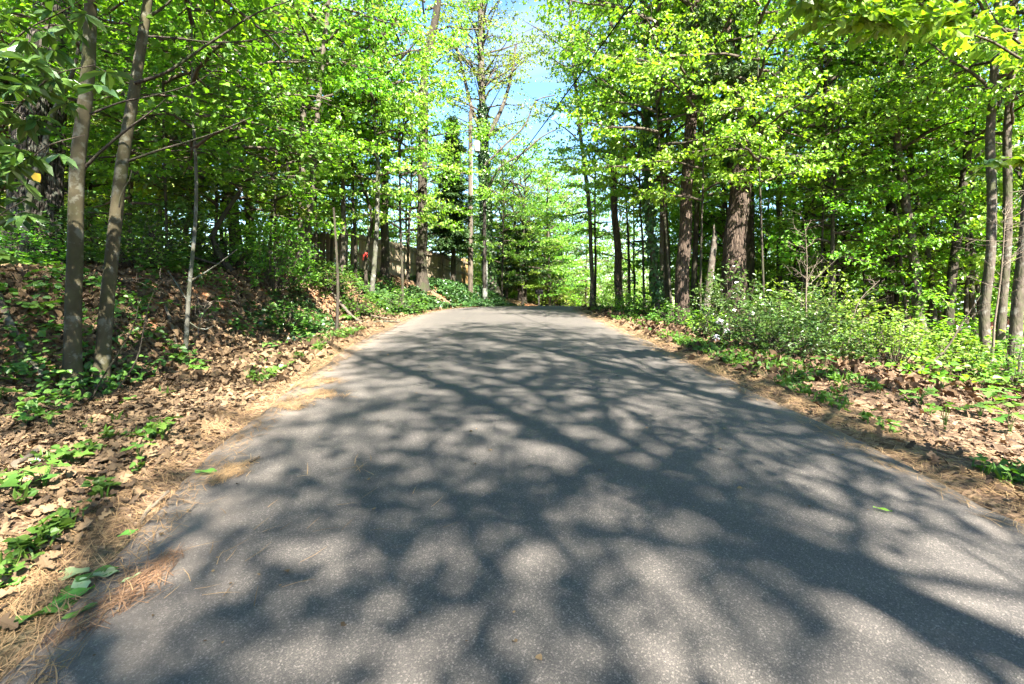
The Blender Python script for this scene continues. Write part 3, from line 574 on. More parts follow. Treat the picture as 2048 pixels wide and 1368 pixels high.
# ------------------------------------------------------------------ trees of the right side
right_rows = [
 ('roadside_pine', 'red-brown pine trunk at the far end of the right verge', [(1238, 612), (1236, 520), (1231, 430), (1228, 330), (1222, 150)], 20, 16, 11, 'bark_pine', [('big3', 5.5, .85, 1.0, YL)], 15, None),
 ('roadside_tree', 'thin dark stem right of the red-brown pine at the far verge', [(1258, 615), (1256, 500), (1252, 400)], 21, 6, 4, 'bark_dark', [('mid1', 4.0, .9, 1.0, YL)], 9, None),
 ('roadside_tree', 'curved trunk wrapped in hanging ivy among the right roadside trees', [(1326, 690), (1313, 580), (1302, 470), (1297, 380), (1292, 260)], 15.5, 13, 9, 'bark_grey', [('big0', 5.0, .8, .95, YL)], 12, (.6, 7.5, 190, .095)),
 ('roadside_tree', 'straight mid-brown trunk next to the ivy-wrapped curved one', [(1322, 660), (1323, 500), (1327, 380), (1335, 250)], 16.2, 10, 7, 'bark_grey', [('mid0', 4.0, 1.1, 1.2, YL)], 11, None),
 ('roadside_tree', 'dark trunk left of the vine-stubbled red trunk', [(1338, 650), (1335, 520), (1328, 400), (1322, 280)], 17, 15, 10, 'bark_dark', [('air0', 4.8, .9, 1.0, YL)], 13, None),
 ('roadside_pine', 'tall red-brown trunk stubbled with cut vines left of the broken snag', [(1364, 700), (1366, 560), (1372, 440), (1378, 330), (1384, 180), (1388, 40)], 14, 28, 19, 'bark_pine', [('big2', 6.0, .85, 1.0, YL)], 15, None),
 ('roadside_tree', 'dark straight trunk between the stubbled trunk and the broken snag', [(1382, 670), (1388, 520), (1395, 420), (1400, 300)], 17.5, 12, 9, 'bark_dark', [('mid2', 4.2, 1.1, 1.2, YL)], 11, None),
 ('roadside_pine', 'thickest pine trunk on the right, ivy-clad, lit on its near face', [(1470, 660), (1472, 500), (1477, 360), (1470, 220), (1458, 100), (1452, 0)], 14, 48, 31, 'bark_pine', [('air1', 8.5, .8, 1.0, MG)], 18, (4.6, 11.5, 460, .10)),
 ('roadside_tree', 'dark trunk close behind the thickest pine', [(1498, 640), (1497, 520), (1500, 400), (1504, 260)], 17, 23, 17, 'bark_dark', [('air0', 5.5, .9, 1.0, MG)], 14, None),
 ('woodland_tree', 'slim straight trunk right of the thickest pine pair', [(1558, 630), (1558, 480), (1561, 330), (1573, 130), (1578, 0)], 19, 12, 9, 'bark_grey', [('mid3', 5.5, 1.2, 1.4, MG)], 14, None),
 ('woodland_tree', 'stout dark trunk leaning right behind the bare tan sapling', [(1593, 640), (1604, 530), (1622, 410), (1640, 300), (1655, 180)], 18, 30, 18, 'bark_dark', [('big1', 5.6, .9, 1.0, MG)], 14, None),
 ('woodland_tree', 'dark trunk standing before the grey roof', [(1650, 660), (1649, 520), (1645, 400), (1650, 250)], 21, 10, 8, 'bark_dark', [('mid1', 4.6, 1.2, 1.3, MG)], 11, None),
 ('woodland_tree', 'thick dark lower trunk in front of the two roofs', [(1757, 740), (1768, 580), (1779, 450), (1783, 320), (1771, 210)], 17, 19, 14, 'bark_dark', [('air1', 5.6, .9, 1.0, YL)], 14, None),
 ('woodland_tree', 'mottled grey trunk paired behind the thick dark one by the roofs', [(1778, 700), (1779, 560), (1783, 430), (1790, 280)], 18, 16, 12, 'bark_grey', [('mid0', 4.6, 1.2, 1.3, DG)], 12, None),
 ('woodland_tree', 'thin dark upright trunk over the bright lower roof', [(1795, 720), (1794, 580), (1792, 450), (1796, 320)], 20, 9, 7, 'bark_dark', [('mid2', 4.8, 1.1, 1.3, YL)], 11, None),
 ('woodland_tree', 'mossy trunk leaning left and curving up over the lower roof', [(1852, 770), (1842, 640), (1832, 530), (1816, 440), (1800, 360), (1793, 290), (1802, 180)], 14, 20, 13, 'bark_grey', [('big3', 5.2, .85, .95, YL)], 12, None),
 ('woodland_tree', 'slim trunk leaning left beside the mossy curved trunk', [(1872, 720), (1866, 590), (1852, 500), (1836, 410), (1822, 300)], 15.5, 11, 8, 'bark_grey', [('mid3', 4.2, 1.0, 1.2, DG)], 10, None),
 ('woodland_tree', 'dark trunk leaning right, crossing a paler stem near the right edge', [(1890, 720), (1902, 570), (1917, 450), (1934, 310), (1945, 180)], 14, 19, 13, 'bark_dark', [('air0', 5.2, .9, .95, YL)], 12, None),
 ('woodland_tree', 'grey speckled slender trunk left of the straight near trunk', [(1949, 770), (1947, 620), (1944, 480), (1942, 380)], 15, 11, 8, 'bark_grey', [('mid1', 4.2, 1.1, 1.2, YL)], 10, None),
 ('woodland_tree', 'straight near trunk with a pale patch behind the bare pale sapling', [(1962, 830), (1971, 660), (1979, 480), (1982, 330), (1986, 150), (1991, 0)], 11, 19, 13, 'bark_grey', [('air1', 5.6, .9, .95, YL)], 13, None),
 ('woodland_tree', 'near trunk leaning slightly right, second from the right edge', [(1998, 810), (2007, 620), (2021, 430), (2021, 250), (2026, 0)], 11.4, 17, 12, 'bark_grey', [('mid2', 5.2, 1.0, 1.3, YL)], 12, None),
 ('woodland_tree', 'mottled near trunk leaning right against the right edge', [(2022, 790), (2034, 650), (2047, 480), (2062, 300)], 10, 23, 15, 'bark_grey', [('mid3', 5.2, 1.0, 1.3, MG)], 11, None)]
for nm, lab, pts, d, w0, w1, bk, cr_, top, iv in right_rows:
    tree(nm, lab, pts, d, w0, w1, bk, cr_, top=top, group='trees on the right of the road', sides=14 if w0 > 25 else 10, ivy=iv, lump=.3 if bk == 'bark_pine' else .22)
tree('broken_snag', 'grey broken-topped trunk leaning right between the stubbled trunk and thickest pine', [(1404, 705), (1412, 620), (1421, 540), (1427, 474)], 12.5, 17, 11, 'bark_grey', cat='dead tree', broken=True)
sn = P(1384, 700, 12.3); b = np.array([sn[0], sn[1], gz(sn[0], sn[1])])
mb = MB(); e2 = P(1406, 650, 12.3); mb.tube(smooth_path(np.array([[0, 0, -.05], (e2 - b) * .5 + [0, 0, -.03], e2 - b]), .1)[0], np.linspace(.055, .02, len(smooth_path(np.array([[0, 0, -.05], (e2 - b) * .5 + [0, 0, -.03], e2 - b]), .1)[0])), 8, lump=.5)
lg = obj('fallen_log', mb.mesh('fallen_log'), M['bark_pale'], loc=b); tag(lg, 'short pale peeled log leaning on the broken snag', 'log')

# lower drooping boughs of the bright right-hand wall
for lab, px, d, h0, key, sxy, sz, mt, ln in [
 ('bright small tree closing the far end of the right tree wall', 1190, 24, 3.2, 'mid0', 1.0, 1.2, YL, 0), ('bright leafy tree arching over the vine-stubbled trunk', 1400, 13.0, 3.3, 'mid1', 1.0, 1.05, YL, 10),
 ('sunlit small tree leaning out towards the road before the pines', 1345, 13.5, 3.9, 'mid2', 1.05, 1.15, YL, -40), ('sunlit small tree in front of the ivy-wrapped curved trunk', 1290, 17, 3.4, 'mid3', 1.0, 1.2, YL, -16),
 ('sunlit spreading tree beside the thickest pine', 1530, 12.2, 3.7, 'mid0', .95, 1.0, YL, -15), ('low spreading green tree above the bare tan sapling', 1640, 13.6, 3.2, 'mid3', 1.0, 1.0, MG, 12),
 ('green understorey tree left of the mossy curved trunk', 1725, 15, 1.6, 'mid2', 1.0, 1.1, MG, 8), ('green understorey tree in front of the lower roof end', 1905, 19, .9, 'mid1', 1.0, 1.0, MG, 0),
 ('green understorey tree behind the near trunks at the right edge', 2040, 15, 1.0, 'mid0', 1.1, 1.1, MG, 0), ('green tree just outside the right edge behind the mottled trunk', 2160, 13, 2.2, 'mid2', 1.2, 1.2, YL, 0),
 ('green understorey tree below the thick dark trunk and roofs', 1690, 20, .6, 'mid3', .9, .7, MG, 0), ('leafy understorey tree behind the thickest pine', 1450, 21, 1.2, 'mid1', 1.1, 1.1, MG, 0),
 ('leafy understorey tree behind the broken snag', 1405, 24, .8, 'mid0', 1.2, 1.2, MG, 0), ('leafy understorey tree in the gap right of the slim straight trunk', 1580, 25, .8, 'mid2', 1.2, 1.2, MG, 0),
 ('leafy understorey tree between the leaning stout trunk and grey roof', 1625, 29, 1.0, 'mid1', 1.3, 1.3, MG, 0), ('leafy understorey tree at the left of the far pine trunk', 1268, 26, 1.5, 'mid3', 1.1, 1.2, MG, 0)]:
    under(lab, px, d, h0, key, sxy, sz, mt, 5, ln, 'small leafy trees on the right', 'bark_dark')

# ------------------------------------------------------------------ woods further off, and the trees behind the viewpoint
bgt = []
for k in range(3):
    mb = MB(); q = np.linspace(0, 1, 16); r_ = np.random.default_rng(40 + k)
    mb.tube(np.stack([np.cumsum(r_.normal(0, .05, 16)), np.cumsum(r_.normal(0, .05, 16)), q * 13 - .2], 1), .15 * (1 - .75 * q), 8, .4 * np.exp(-q * 20), .2); bgt.append(mb.mesh('trunk'))
random.seed(21)
def bg_tree(x, y, label, group, mt, big=True, z0=3.0, s=1.0, name='forest_tree', low=True, key='air'):
    root = empty(name, (x, y, gz(x, y)), label, 'tree', group)
    obj('trunk', random.choice(bgt), M[random.choice(['bark_grey', 'bark_dark', 'bark_dark'])], root, None, (random.uniform(-.06, .06), random.uniform(-.06, .06), random.uniform(0, 6.28)), (s * random.uniform(.6, 1.3),) * 2 + (s,), True)
    put_crown(root, '%s%d' % (key, random.randrange(2)), (0, 0, z0 * s), s * random.uniform(.9, 1.15), s * random.uniform(.9, 1.1), None, mt)
    if low: put_crown(root, 'mid%d' % random.randrange(4), (0, 0, .5), s * 1.15, s * 1.0, None, mt)
def scatter(n, fx, fy, ok, mind, existing):
    out = []; tries = 0
    while len(out) < n and tries < n * 60:
        tries += 1; x, y = random.uniform(*fx), random.uniform(*fy)
        if not ok(x, y): continue
        if all((x - a) ** 2 + (y - b_) ** 2 > mind ** 2 for a, b_ in out + existing): out.append((x, y))
    return out
offroad = lambda x, y, m_=3: x < float(road_l(y)) - m_ or x > float(road_r(y)) + m_
fence_side = lambda x, y: x < np.interp(y, [21, 31, 45], [-8.6, -3.4, -1]) - 1.5
infr = lambda x, y: abs(x) < y * 1.12 + 2
A1 = scatter(26, (-48, -3), (24, 62), lambda x, y: fence_side(x, y) and offroad(x, y) and infr(x, y) , 3.6, [])
A0 = scatter(6, (-26, -12), (15, 24), lambda x, y: infr(x, y) and x < -12, 3.2, A1)
A2 = scatter(30, (9, 60), (20, 66), lambda x, y: offroad(x, y, 4) and infr(x, y) and not (17 < x < 36 and 30 < y < 48) and x > 8 + (y - 22) * .1, 4.4, [])
A3 = scatter(12, (-6, 20), (44, 95), lambda x, y: offroad(x, y, 4), 4.5, A1 + A2)
for x, y in A0 + A1: bg_tree(x, y, 'slender leafy tree in the woods behind the left bank and fence', 'woods behind the fence', random.choice([YL, MG, MG, YL]), s=random.uniform(.7, 1.0))
for x, y in A2: bg_tree(x, y, 'slender leafy tree deep in the woods right of the road', 'woods on the right', random.choice([YL, MG, MG]), s=random.uniform(.7, 1.0), z0=3.2)
for x, y, sc in [(-1.5, 36, .8), (1.0, 40, .85), (-4, 40, .9), (3.2, 46, .95), (5.5, 52, 1.0), (-.5, 47, 1.0), (9.5, 44, .85), (.6, 34, .75), (2.6, 35.5, .8)]: bg_tree(x, y, 'leafy green tree closing the view behind the mailbox', 'trees closing the view', random.choice([MG, YL, OL]), s=sc, z0=1.6, key='big')
for x, y in A3: bg_tree(x, y, 'far leafy tree beyond the crest of the road', 'woods beyond the crest', random.choice([MG, OL, MG]), s=random.uniform(.7, .9))
for k, (x, y, sx, z0, tall, off) in enumerate([(9.0, -6.5, 1.2, 12, 1.8, -4.0), (9.6, -12.5, 1.35, 13.5, 1.9, -4.5), (8.6, -19, 1.4, 14, 1.9, -3), (-4.6, -10, 1.25, 12, 1.8, 3.6), (-5.2, -4.5, 1.0, 10, 1.5, 2.6), (-2.6, -17, 1.35, 13.5, 1.9, 3.0), (7.8, -2.2, .9, 9.5, 1.5, -2.4)]):
    root = empty('roadside_tree', (x, y, gz(x, y)), 'tall roadside tree beside the viewpoint whose crown dapples the near road', 'tree', 'trees around the viewpoint')
    ln = math.atan2(off, z0 + 4); obj('trunk', bgt[k % 3], M['bark_grey'], root, None, (0, ln, 0), (tall, tall, tall), True)
    put_crown(root, 'tall%d' % (k % 2), (off * .9, 0, z0 - 1), sx, 1.2, k * 1.3, MG)

und = scatter(26, (-24, -5), (11, 30), lambda x, y: x < float(road_l(y)) - 4.2 and infr(x, y), 1.7, [])
und2 = scatter(46, (7, 30), (13, 34), lambda x, y: x > float(road_r(y)) + 2.6 and infr(x, y), 1.5, [])
for (x, y), lab, grp in [(p, 'thin leafy sapling among the trees of the left bank', 'saplings on the left bank') for p in und] + [(p, 'thin leafy sapling among the trees on the right', 'saplings on the right') for p in und2]:
    sc = random.uniform(.8, 1.2); root = empty('slender_sapling', (x, y, gz(x, y)), lab, 'tree', grp); hh = random.uniform(6, 11)
    obj('trunk', random.choice(bgt), M[random.choice(['bark_grey', 'bark_dark'])], root, None, (random.uniform(-.1, .1), random.uniform(-.1, .1), random.uniform(0, 6)), (random.uniform(.3, .55),) * 2 + (hh / 13,), True)
    put_crown(root, 'low%d' % random.randrange(2), (0, 0, random.uniform(1.0, 2.2)), sc, sc * 1.3, None, random.choice([YL, MG, YL]))
    put_crown(root, 'low%d' % random.randrange(2), (0, 0, hh - 2.6), sc, sc * 1.1, None, random.choice([YL, MG]))
def far_woods(label, seed, n_, px0, px1, d0, d1, top):
    r = np.random.default_rng(seed); px = r.uniform(px0, px1, n_); d = r.uniform(d0, d1, n_); x = (px - 1024) / 1024 * d
    g = terrain(x, d); hh = top * (.55 + .7 * vnoise(x * .22, d * .22, seed)) * np.sqrt(r.random(n_)); cl = vnoise(x * .8, hh * .9 + d * .6, seed + 3) > .42
    x, d, z = x[cl], d[cl], (g + hh)[cl]; m_ = len(x); a = r.uniform(0, 6.28, m_); e = r.normal(-.4, .4, m_); mb = MB()
    add_leaves(mb, np.stack([x, d, z], 1), np.stack([np.cos(a) * np.cos(e), np.sin(a) * np.cos(e), np.sin(e)], 1), r.normal(0, .6, (m_, 3)) + [0, 0, 1], r.uniform(.2, .42, m_), r.random(m_), LEAF)
    tag(obj('distant_woods', mb.mesh('distant_woods', False), M['leaf_yellow']), label, 'woods', kind='stuff')
far_woods('mass of green foliage far off in the woods on the right', 55, 52000, 1330, 2150, 66, 100, 15)
far_woods('mass of green foliage far off in the woods on the left', 56, 36000, -60, 860, 60, 95, 13)
far_woods('pale gappy foliage far off beyond the crest of the road', 57, 34000, 860, 1330, 70, 105, 11)

# ------------------------------------------------------------------ near boughs at the picture's upper corners
def bough_tree(name, label, base, paths, mt, size, n_per, tmpl, bark, twl=.28, flat=.35, droop=.35, seed=0, cat='tree', whorl=False, trunk=None):
    r = np.random.default_rng(seed); root = empty(name, base, label, cat); wood, leaf = MB(), MB(); b = np.array(base)
    tp = np.array(trunk) - b; sp, qq = smooth_path(tp, .2); tm = MB(); tm.tube(sp, np.linspace(paths[0][1] * 2.2, paths[0][1] * 1.1, len(sp)), 12, .4 * np.exp(-qq * 10), .2); obj('trunk', tm.mesh('trunk'), M[bark], root)
    for pts, r0, nt_ in paths:
        w = np.array([P(*p) for p in pts]) - b; sp, qq = smooth_path(w, .08)
        wood.tube(sp, np.interp(qq, [0, 1], [r0, .004]), 7, lump=.2)
        for k in range(nt_):
            u = r.uniform(.15, 1); c = np.array([np.interp(u, qq, sp[:, i]) for i in range(3)])
            a = r.uniform(0, 6.28); e = r.uniform(-.5, .35); l = twl * r.uniform(.5, 1.4)
            dr = np.array([math.cos(a) * math.cos(e), math.sin(a) * math.cos(e), math.sin(e)])
            wood.tube([c, c + dr * l * .6, c + dr * l + [0, 0, -.05 * l]], [.004, .003, .002], 4, cap=False)
            n_ = n_per; t_ = np.full(n_, .95) + r.normal(0, .05, n_) if whorl else np.linspace(.25, 1, n_)
            bs = c + dr * l * t_[:, None]; an = np.arange(n_) * 2.4 + a if whorl else np.arctan2(dr[1], dr[0]) + np.where(np.arange(n_) % 2, 1, -1) * r.uniform(.4, 1.1, n_)
            ee = -droop + r.normal(0, .3, n_)
            add_leaves(leaf, bs, np.stack([np.cos(an) * np.cos(ee), np.sin(an) * np.cos(ee), np.sin(ee)], 1), r.normal(0, flat, (n_, 3)) + [0, 0, 1], size * r.uniform(.6, 1.2, n_), r.random(n_), tmpl)
    obj('limbs', wood.mesh('limbs'), M[bark], root); obj('crown', leaf.mesh('crown', False), M[mt], root); return root
bb = (7.6, 6.0, gz(7.6, 6.0))
bough_tree('overhanging_tree', 'tree at the upper right whose brown bough hangs over with big sunlit leaves', bb,
    [([(2310, 250, 6.0), (2130, 165, 6.0), (2048, 122, 6.0), (1985, 84, 6.0), (1925, 60, 5.9), (1880, 30, 5.9), (1852, -15, 5.8)], .03, 34), ([(2310, 180, 6.2), (2120, 130, 6.3), (2048, 92, 6.4), (2000, 52, 6.4), (1965, -10, 6.4)], .042, 16),
     ([(1925, 60, 5.9), (1850, 40, 5.6), (1780, 45, 5.4), (1700, 30, 5.3), (1640, 40, 5.2)], .012, 60), ([(1880, 30, 5.9), (1800, -10, 5.5), (1700, -20, 5.3), (1600, 0, 5.2)], .012, 50)],
    'leaf_yellow', .125, 7, LEAF, 'bark_twig', .30, .45, .5, 61, trunk=[bb, (7.55, 6.0, bb[2] + 2), (7.5, 6.05, bb[2] + 4.2), (7.6, 6.1, bb[2] + 7)])
bb = (5.6, 4.9, gz(5.6, 4.9))
bough_tree('overhanging_sapling', 'sapling at the right edge reaching in with pale sunlit leaves', bb,
    [([(2190, 420, 4.9), (2100, 330, 4.9), (2040, 315, 4.8), (1985, 325, 4.8), (1940, 350, 4.8)], .012, 26), ([(2190, 450, 4.9), (2110, 400, 4.8), (2060, 380, 4.7), (2020, 385, 4.7)], .008, 9)],
    'leaf_yellow', .105, 5, LEAF, 'bark_twig', .14, .4, .35, 62, trunk=[bb, (5.6, 4.9, bb[2] + 1.2), (5.55, 4.9, bb[2] + 3.2)])
bb = (-5.5, 4.9, gz(-5.5, 4.9))
bough_tree('rhododendron', 'long-leaved evergreen at the upper left with one yellow leaf', bb,
    [([(-150, 500, 4.9), (-40, 330, 4.8), (40, 210, 4.6), (110, 150, 4.5), (190, 130, 4.4)], .016, 28), ([(-150, 420, 4.9), (-40, 190, 4.8), (40, 70, 4.7), (130, 20, 4.6), (190, -20, 4.6)], .016, 28),
     ([(-150, 520, 4.9), (-30, 420, 4.7), (40, 340, 4.5), (100, 290, 4.4), (170, 270, 4.4)], .014, 22), ([(-150, 560, 4.9), (-60, 500, 4.6), (0, 430, 4.4), (50, 400, 4.3)], .01, 10), ([(-40, 190, 4.8), (30, 150, 4.7), (80, 90, 4.6)], .008, 14)],
    'leaf_gloss', .20, 7, LANCE, 'bark_twig', .22, .45, .35, 63, whorl=True, trunk=[bb, (-5.55, 4.9, bb[2] + .8), (-5.6, 4.85, bb[2] + 2.2), (-5.5, 4.8, bb[2] + 4.2)])
rh = bpy.data.objects['rhododendron']
M['leaf_gold'] = leaf_mat('leaf_turning_yellow', (.55, .33, .03), (.65, .42, .05), .35, .5, .3)
mb = MB(); add_leaves(mb, [P(70, 345, 4.3) - np.array(bb)], [[.35, .1, -1]], [[.2, -1, .1]], .085, .5, LEAF); obj('yellow_leaf', mb.mesh('yellow_leaf'), M['leaf_gold'], rh)

# ------------------------------------------------------------------ shrubs
def shrub_mesh(seed, Rr, H, nst, per, size, tmpl, flat=.5, flowers=0):
    r = np.random.default_rng(seed); wood, leaf, fl = MB(), MB(), MB()
    for k in range(nst):
        a = r.uniform(0, 6.28); rr = Rr * math.sqrt(r.random()); hz = H * (1 - .5 * (rr / Rr) ** 2) * r.uniform(.2, 1.25)
        tip = np.array([math.cos(a) * rr, math.sin(a) * rr, hz]); p0 = np.array([math.cos(a) * rr * .12, math.sin(a) * rr * .12, -.05]); md = (tip + p0) / 2 + r.normal(0, .07, 3) + [0, 0, .08]
        if k % 2 == 0: wood.tube(smooth_path(np.array([p0, md, tip]), .2)[0], np.linspace(.010, .003, len(smooth_path(np.array([p0, md, tip]), .2)[0])), 4, cap=False)
        an = np.arange(per) * 2.4 + r.uniform(0, 6); ee = r.normal(.12, .35, per)
        bs = tip + r.normal(0, .045, (per, 3)) + np.stack([np.zeros(per), np.zeros(per), -r.random(per) * .16], 1)
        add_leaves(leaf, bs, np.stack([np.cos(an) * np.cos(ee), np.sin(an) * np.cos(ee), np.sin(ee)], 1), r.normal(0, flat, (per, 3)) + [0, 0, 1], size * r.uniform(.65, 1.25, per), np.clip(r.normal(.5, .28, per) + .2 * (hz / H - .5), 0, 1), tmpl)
    return wood.mesh('stems'), leaf.mesh('foliage', False)
SH = {'k0': shrub_mesh(1, 1.05, 1.6, 170, 11, .10, LANCE + LANCE * np.array([0, .35, 0])), 'k1': shrub_mesh(2, .85, 1.2, 110, 11, .095, LANCE + LANCE * np.array([0, .35, 0])),
      'y0': shrub_mesh(3, .9, 1.25, 120, 8, .075, LEAF), 'y1': shrub_mesh(4, .65, .95, 70, 8, .07, LEAF), 'g0': shrub_mesh(5, .55, .55, 70, 6, .10, ROUND, .3), 'g1': shrub_mesh(6, .7, .9, 120, 7, .075, LEAF, .35)}
def shrub(name, label, px, d, key, sxy, sz, mt, group=None, cat='shrub', x=None):
    b = G(px, d); root = empty(name, b, label, cat, group); rz = random.uniform(0, 6.28)
    obj('stems', SH[key][0], M['bark_twig'], root, None, (0, 0, rz), (sxy, sxy, sz), True); obj('foliage', SH[key][1], M[mt], root, None, (0, 0, rz), (sxy, sxy, sz), True); return root
def blossoms(root, pts, n_, d):
    b = np.array(root.location)
    for (px, py) in pts:
        c = P(px, py, d) - b; mb = MB(); r = np.random.default_rng(px)
        dirs = nrm(r.normal(0, 1, (n_, 3)) + [0, -.4, .7]); bs = c + dirs * r.uniform(.02, .075, (n_, 1))
        add_leaves(mb, bs, nrm(np.cross(dirs, r.normal(0, 1, (n_, 3)))), dirs, .03, r.random(n_), ROUND); obj('blossom', mb.mesh('blossom', False), M['flower'], root)
k1 = shrub('laurel_shrub', 'dark laurel shrub with pale blossom clusters at the foot of the thickest pine', 1460, 10.8, 'k0', .8, .92, 'leaf_gloss'); blossoms(k1, [(1452, 663), (1434, 676), (1440, 645)], 34, 9.95)
k2 = shrub('laurel_shrub', 'dark laurel shrub reaching the verge with white blossoms low down', 1530, 8.9, 'k0', .75, .6, 'leaf_gloss'); blossoms(k2, [(1492, 722), (1506, 716), (1482, 742), (1558, 766), (1564, 782)], 40, 8.15)
shrub('laurel_shrub', 'broad laurel shrub behind the bare tan sapling', 1600, 11.2, 'k0', .95, .72, 'leaf_gloss')
shrub('laurel_shrub', 'laurel shrub right of the bare tan sapling by the verge', 1640, 9.2, 'k1', .9, .75, 'leaf_gloss')
shrub('laurel_shrub', 'low laurel shrub between the white-blossomed one and yellow shrubs', 1585, 8.4, 'k1', .7, .6, 'leaf_gloss')
for lab, px, d, key, sx, sz, mt in [('sandy yellow-green shrub left of the bare tan sapling', 1555, 12.2, 'y0', 1.0, .95, 'leaf_sand'), ('tall sandy yellow-green shrub under the grey roof', 1660, 11.5, 'y0', .85, 1.2, 'leaf_sand'),
  ('yellow-green shrub below the thick dark trunk', 1735, 10.2, 'y0', 1.0, .8, 'leaf_sand'), ('yellow-leaved shrub in front of the mossy curved trunk', 1790, 9.3, 'y0', .9, .75, 'leaf_sand'),
  ('small yellow-green shrub at the bare pale sapling foot', 1930, 8.3, 'y1', 1.0, .75, 'leaf_sand'), ('yellow-green shrub cut by the right edge below the trunks', 2030, 8.0, 'y0', .8, .55, 'leaf_weed'),
  ('bright bush at the far end of the right verge', 1222, 18.5, 'y0', .75, .65, 'leaf_sand'), ('second low bush beside the far right verge bush', 1268, 17.3, 'y1', 1.2, .9, 'leaf_yellow'), ('weedy bush under the ivy-wrapped trunks', 1300, 15.5, 'g1', 1.1, .9, 'leaf_weed'),
  ('weedy bush at the foot of the vine-stubbled trunk', 1345, 13.2, 'g1', .9, .6, 'leaf_weed'),
  ('green bush at the foot of the broken snag', 1425, 12.4, 'g1', .9, .7, 'leaf_yellow'), ('broad green bush below the leaning stout trunk', 1590, 15, 'g1', 1.8, 1.5, 'leaf_mid'), ('green bush between the trunks before the lower roof', 1820, 12.5, 'g1', 1.5, 1.2, 'leaf_mid'),
  ('green bush behind the pale bare sapling', 1990, 12, 'g1', 1.7, 1.3, 'leaf_mid'), ('green bush under the crossing trunks', 1900, 11.5, 'g1', 1.4, 1.0, 'leaf_mid')]:
    shrub('verge_shrub', lab, px, d, key, sx, sz, mt, 'shrubs on the right')
for lab, px, d, key, sx, sz, mt in [('glossy shrub at the foot of the furrowed trunks', 130, 9.4, 'k1', 1.0, .9, 'leaf_gloss'), ('leafy shrub on the bank lip between twin stems and thin sapling', 275, 9.6, 'g1', 1.3, 1.0, 'leaf_weed'),
  ('glossy shrub on the bank left of the zigzag trunk', 330, 11.6, 'k0', 1.0, 1.0, 'leaf_gloss'), ('leafy shrub hiding the foot of the zigzag trunk', 455, 12.3, 'g1', 1.5, 1.2, 'leaf_weed'), ('dense shrub left of the pale trunk pair', 545, 12.2, 'k0', 1.0, 1.1, 'leaf_deep'),
  ('low leafy shrub on the bank before the fence panel', 655, 14.5, 'g1', 1.3, .8, 'leaf_weed'), ('low leafy shrub under the ribbon sapling', 715, 15, 'g1', 1.1, .8, 'leaf_weed'), ('low leafy shrub between the dark trunks by the fence', 800, 17.5, 'g1', 1.3, .9, 'leaf_weed'),
  ('shrub at the far left edge on the bank', 10, 8.4, 'k1', 1.0, .7, 'leaf_deep'), ('low shrub on the bank slope under the pale trunk pair', 575, 11.2, 'g1', 1.0, .6, 'leaf_weed')]:
    shrub('bank_shrub', lab, px, d, key, sx, sz, mt, 'shrubs on the left bank')
for k in range(6):
    shrub('thicket_shrub', 'brushy shrub in the thicket beyond the road crest', 1000 + k * 32, 36 + (k % 3) * 3, 'g1', 2.2, 2.6, ['leaf_olive', 'leaf_mid', 'leaf_sand'][k % 3], 'thicket beyond the crest')

# ------------------------------------------------------------------ bare saplings and fallen branches
def bare(name, label, stem, d, w, seed, n_, lo, bark='bark_pale', cat='dead sapling', spread=.9, side=0, up=.35):
    r = np.random.default_rng(seed); W = [P(px, py, d) for px, py in stem]; b = np.array([W[0][0], W[0][1], gz(W[0][0], W[0][1])])
    W = np.array([b - [0, 0, .05]] + [q for q in W if q[2] > b[2] + .1]) - b
    root = empty(name, b, label, cat); sp, qq = smooth_path(W, .12); mb = MB(); mb.tube(sp, np.interp(qq, [0, 1], [w * .7 / 2048 * d, .003]), 8, lump=.25); obj('stem', mb.mesh('stem'), M[bark], root)
    tw = MB()
    for k in range(n_):
        u = r.uniform(lo, 1); c = np.array([np.interp(u, qq, sp[:, i]) for i in range(3)]); a = r.uniform(0, 6.28) if r.random() > abs(side) else r.normal(0 if side > 0 else math.pi, .6)
        e = r.normal(up, .3); L = spread * r.uniform(.35, 1.0) * (1.25 - .6 * u); dr = np.array([math.cos(a) * math.cos(e), math.sin(a) * math.cos(e), math.sin(e)])
        p = np.array([c, c + dr * L * .5 + r.normal(0, .03, 3), c + dr * L + [0, 0, .06 * L] + r.normal(0, .04, 3)]); sp2, q2 = smooth_path(p, .12); tw.tube(sp2, np.interp(q2, [0, 1], [.0055, .0015]), 5, cap=False)
        for m_ in range(r.integers(2, 5)):
            u2 = r.uniform(.3, 1); c2 = np.array([np.interp(u2, q2, sp2[:, i]) for i in range(3)]); d2 = nrm(dr + r.normal(0, .55, 3)); l2 = L * r.uniform(.2, .45)
            tw.tube([c2, c2 + d2 * l2 * .5, c2 + d2 * l2 + r.normal(0, .02, 3)], [.003, .002, .001], 4, cap=False)
    obj('twigs', tw.mesh('twigs'), M[bark], root)
bare('bare_sapling', 'bare tan sapling with spreading twigs rising from the laurel shrubs', [(1616, 800), (1615, 700), (1612, 600), (1614, 520), (1610, 455)], 10.5, 8, 3, 26, .35, spread=1.0)
bare('bare_sapling', 'bare pale sapling with a spray of twigs near the right edge', [(1962, 850), (1975, 740), (1990, 640), (2003, 540), (2012, 400)], 9, 8, 4, 30, .45, spread=.95, side=.5)
bare('bare_sapling', 'bare arching twiggy stem right of the bare tan sapling', [(1690, 760), (1700, 670), (1720, 600), (1760, 560)], 10.2, 5, 6, 10, .3, spread=.7, side=.5)
bare('leaning_branch', 'dark bare branch leaning right out of the verge shrubs', [(1812, 850), (1850, 770), (1890, 700), (1925, 645), (1962, 590)], 8.2, 9, 7, 6, .4, 'bark_twig', 'branch', .5, .6)
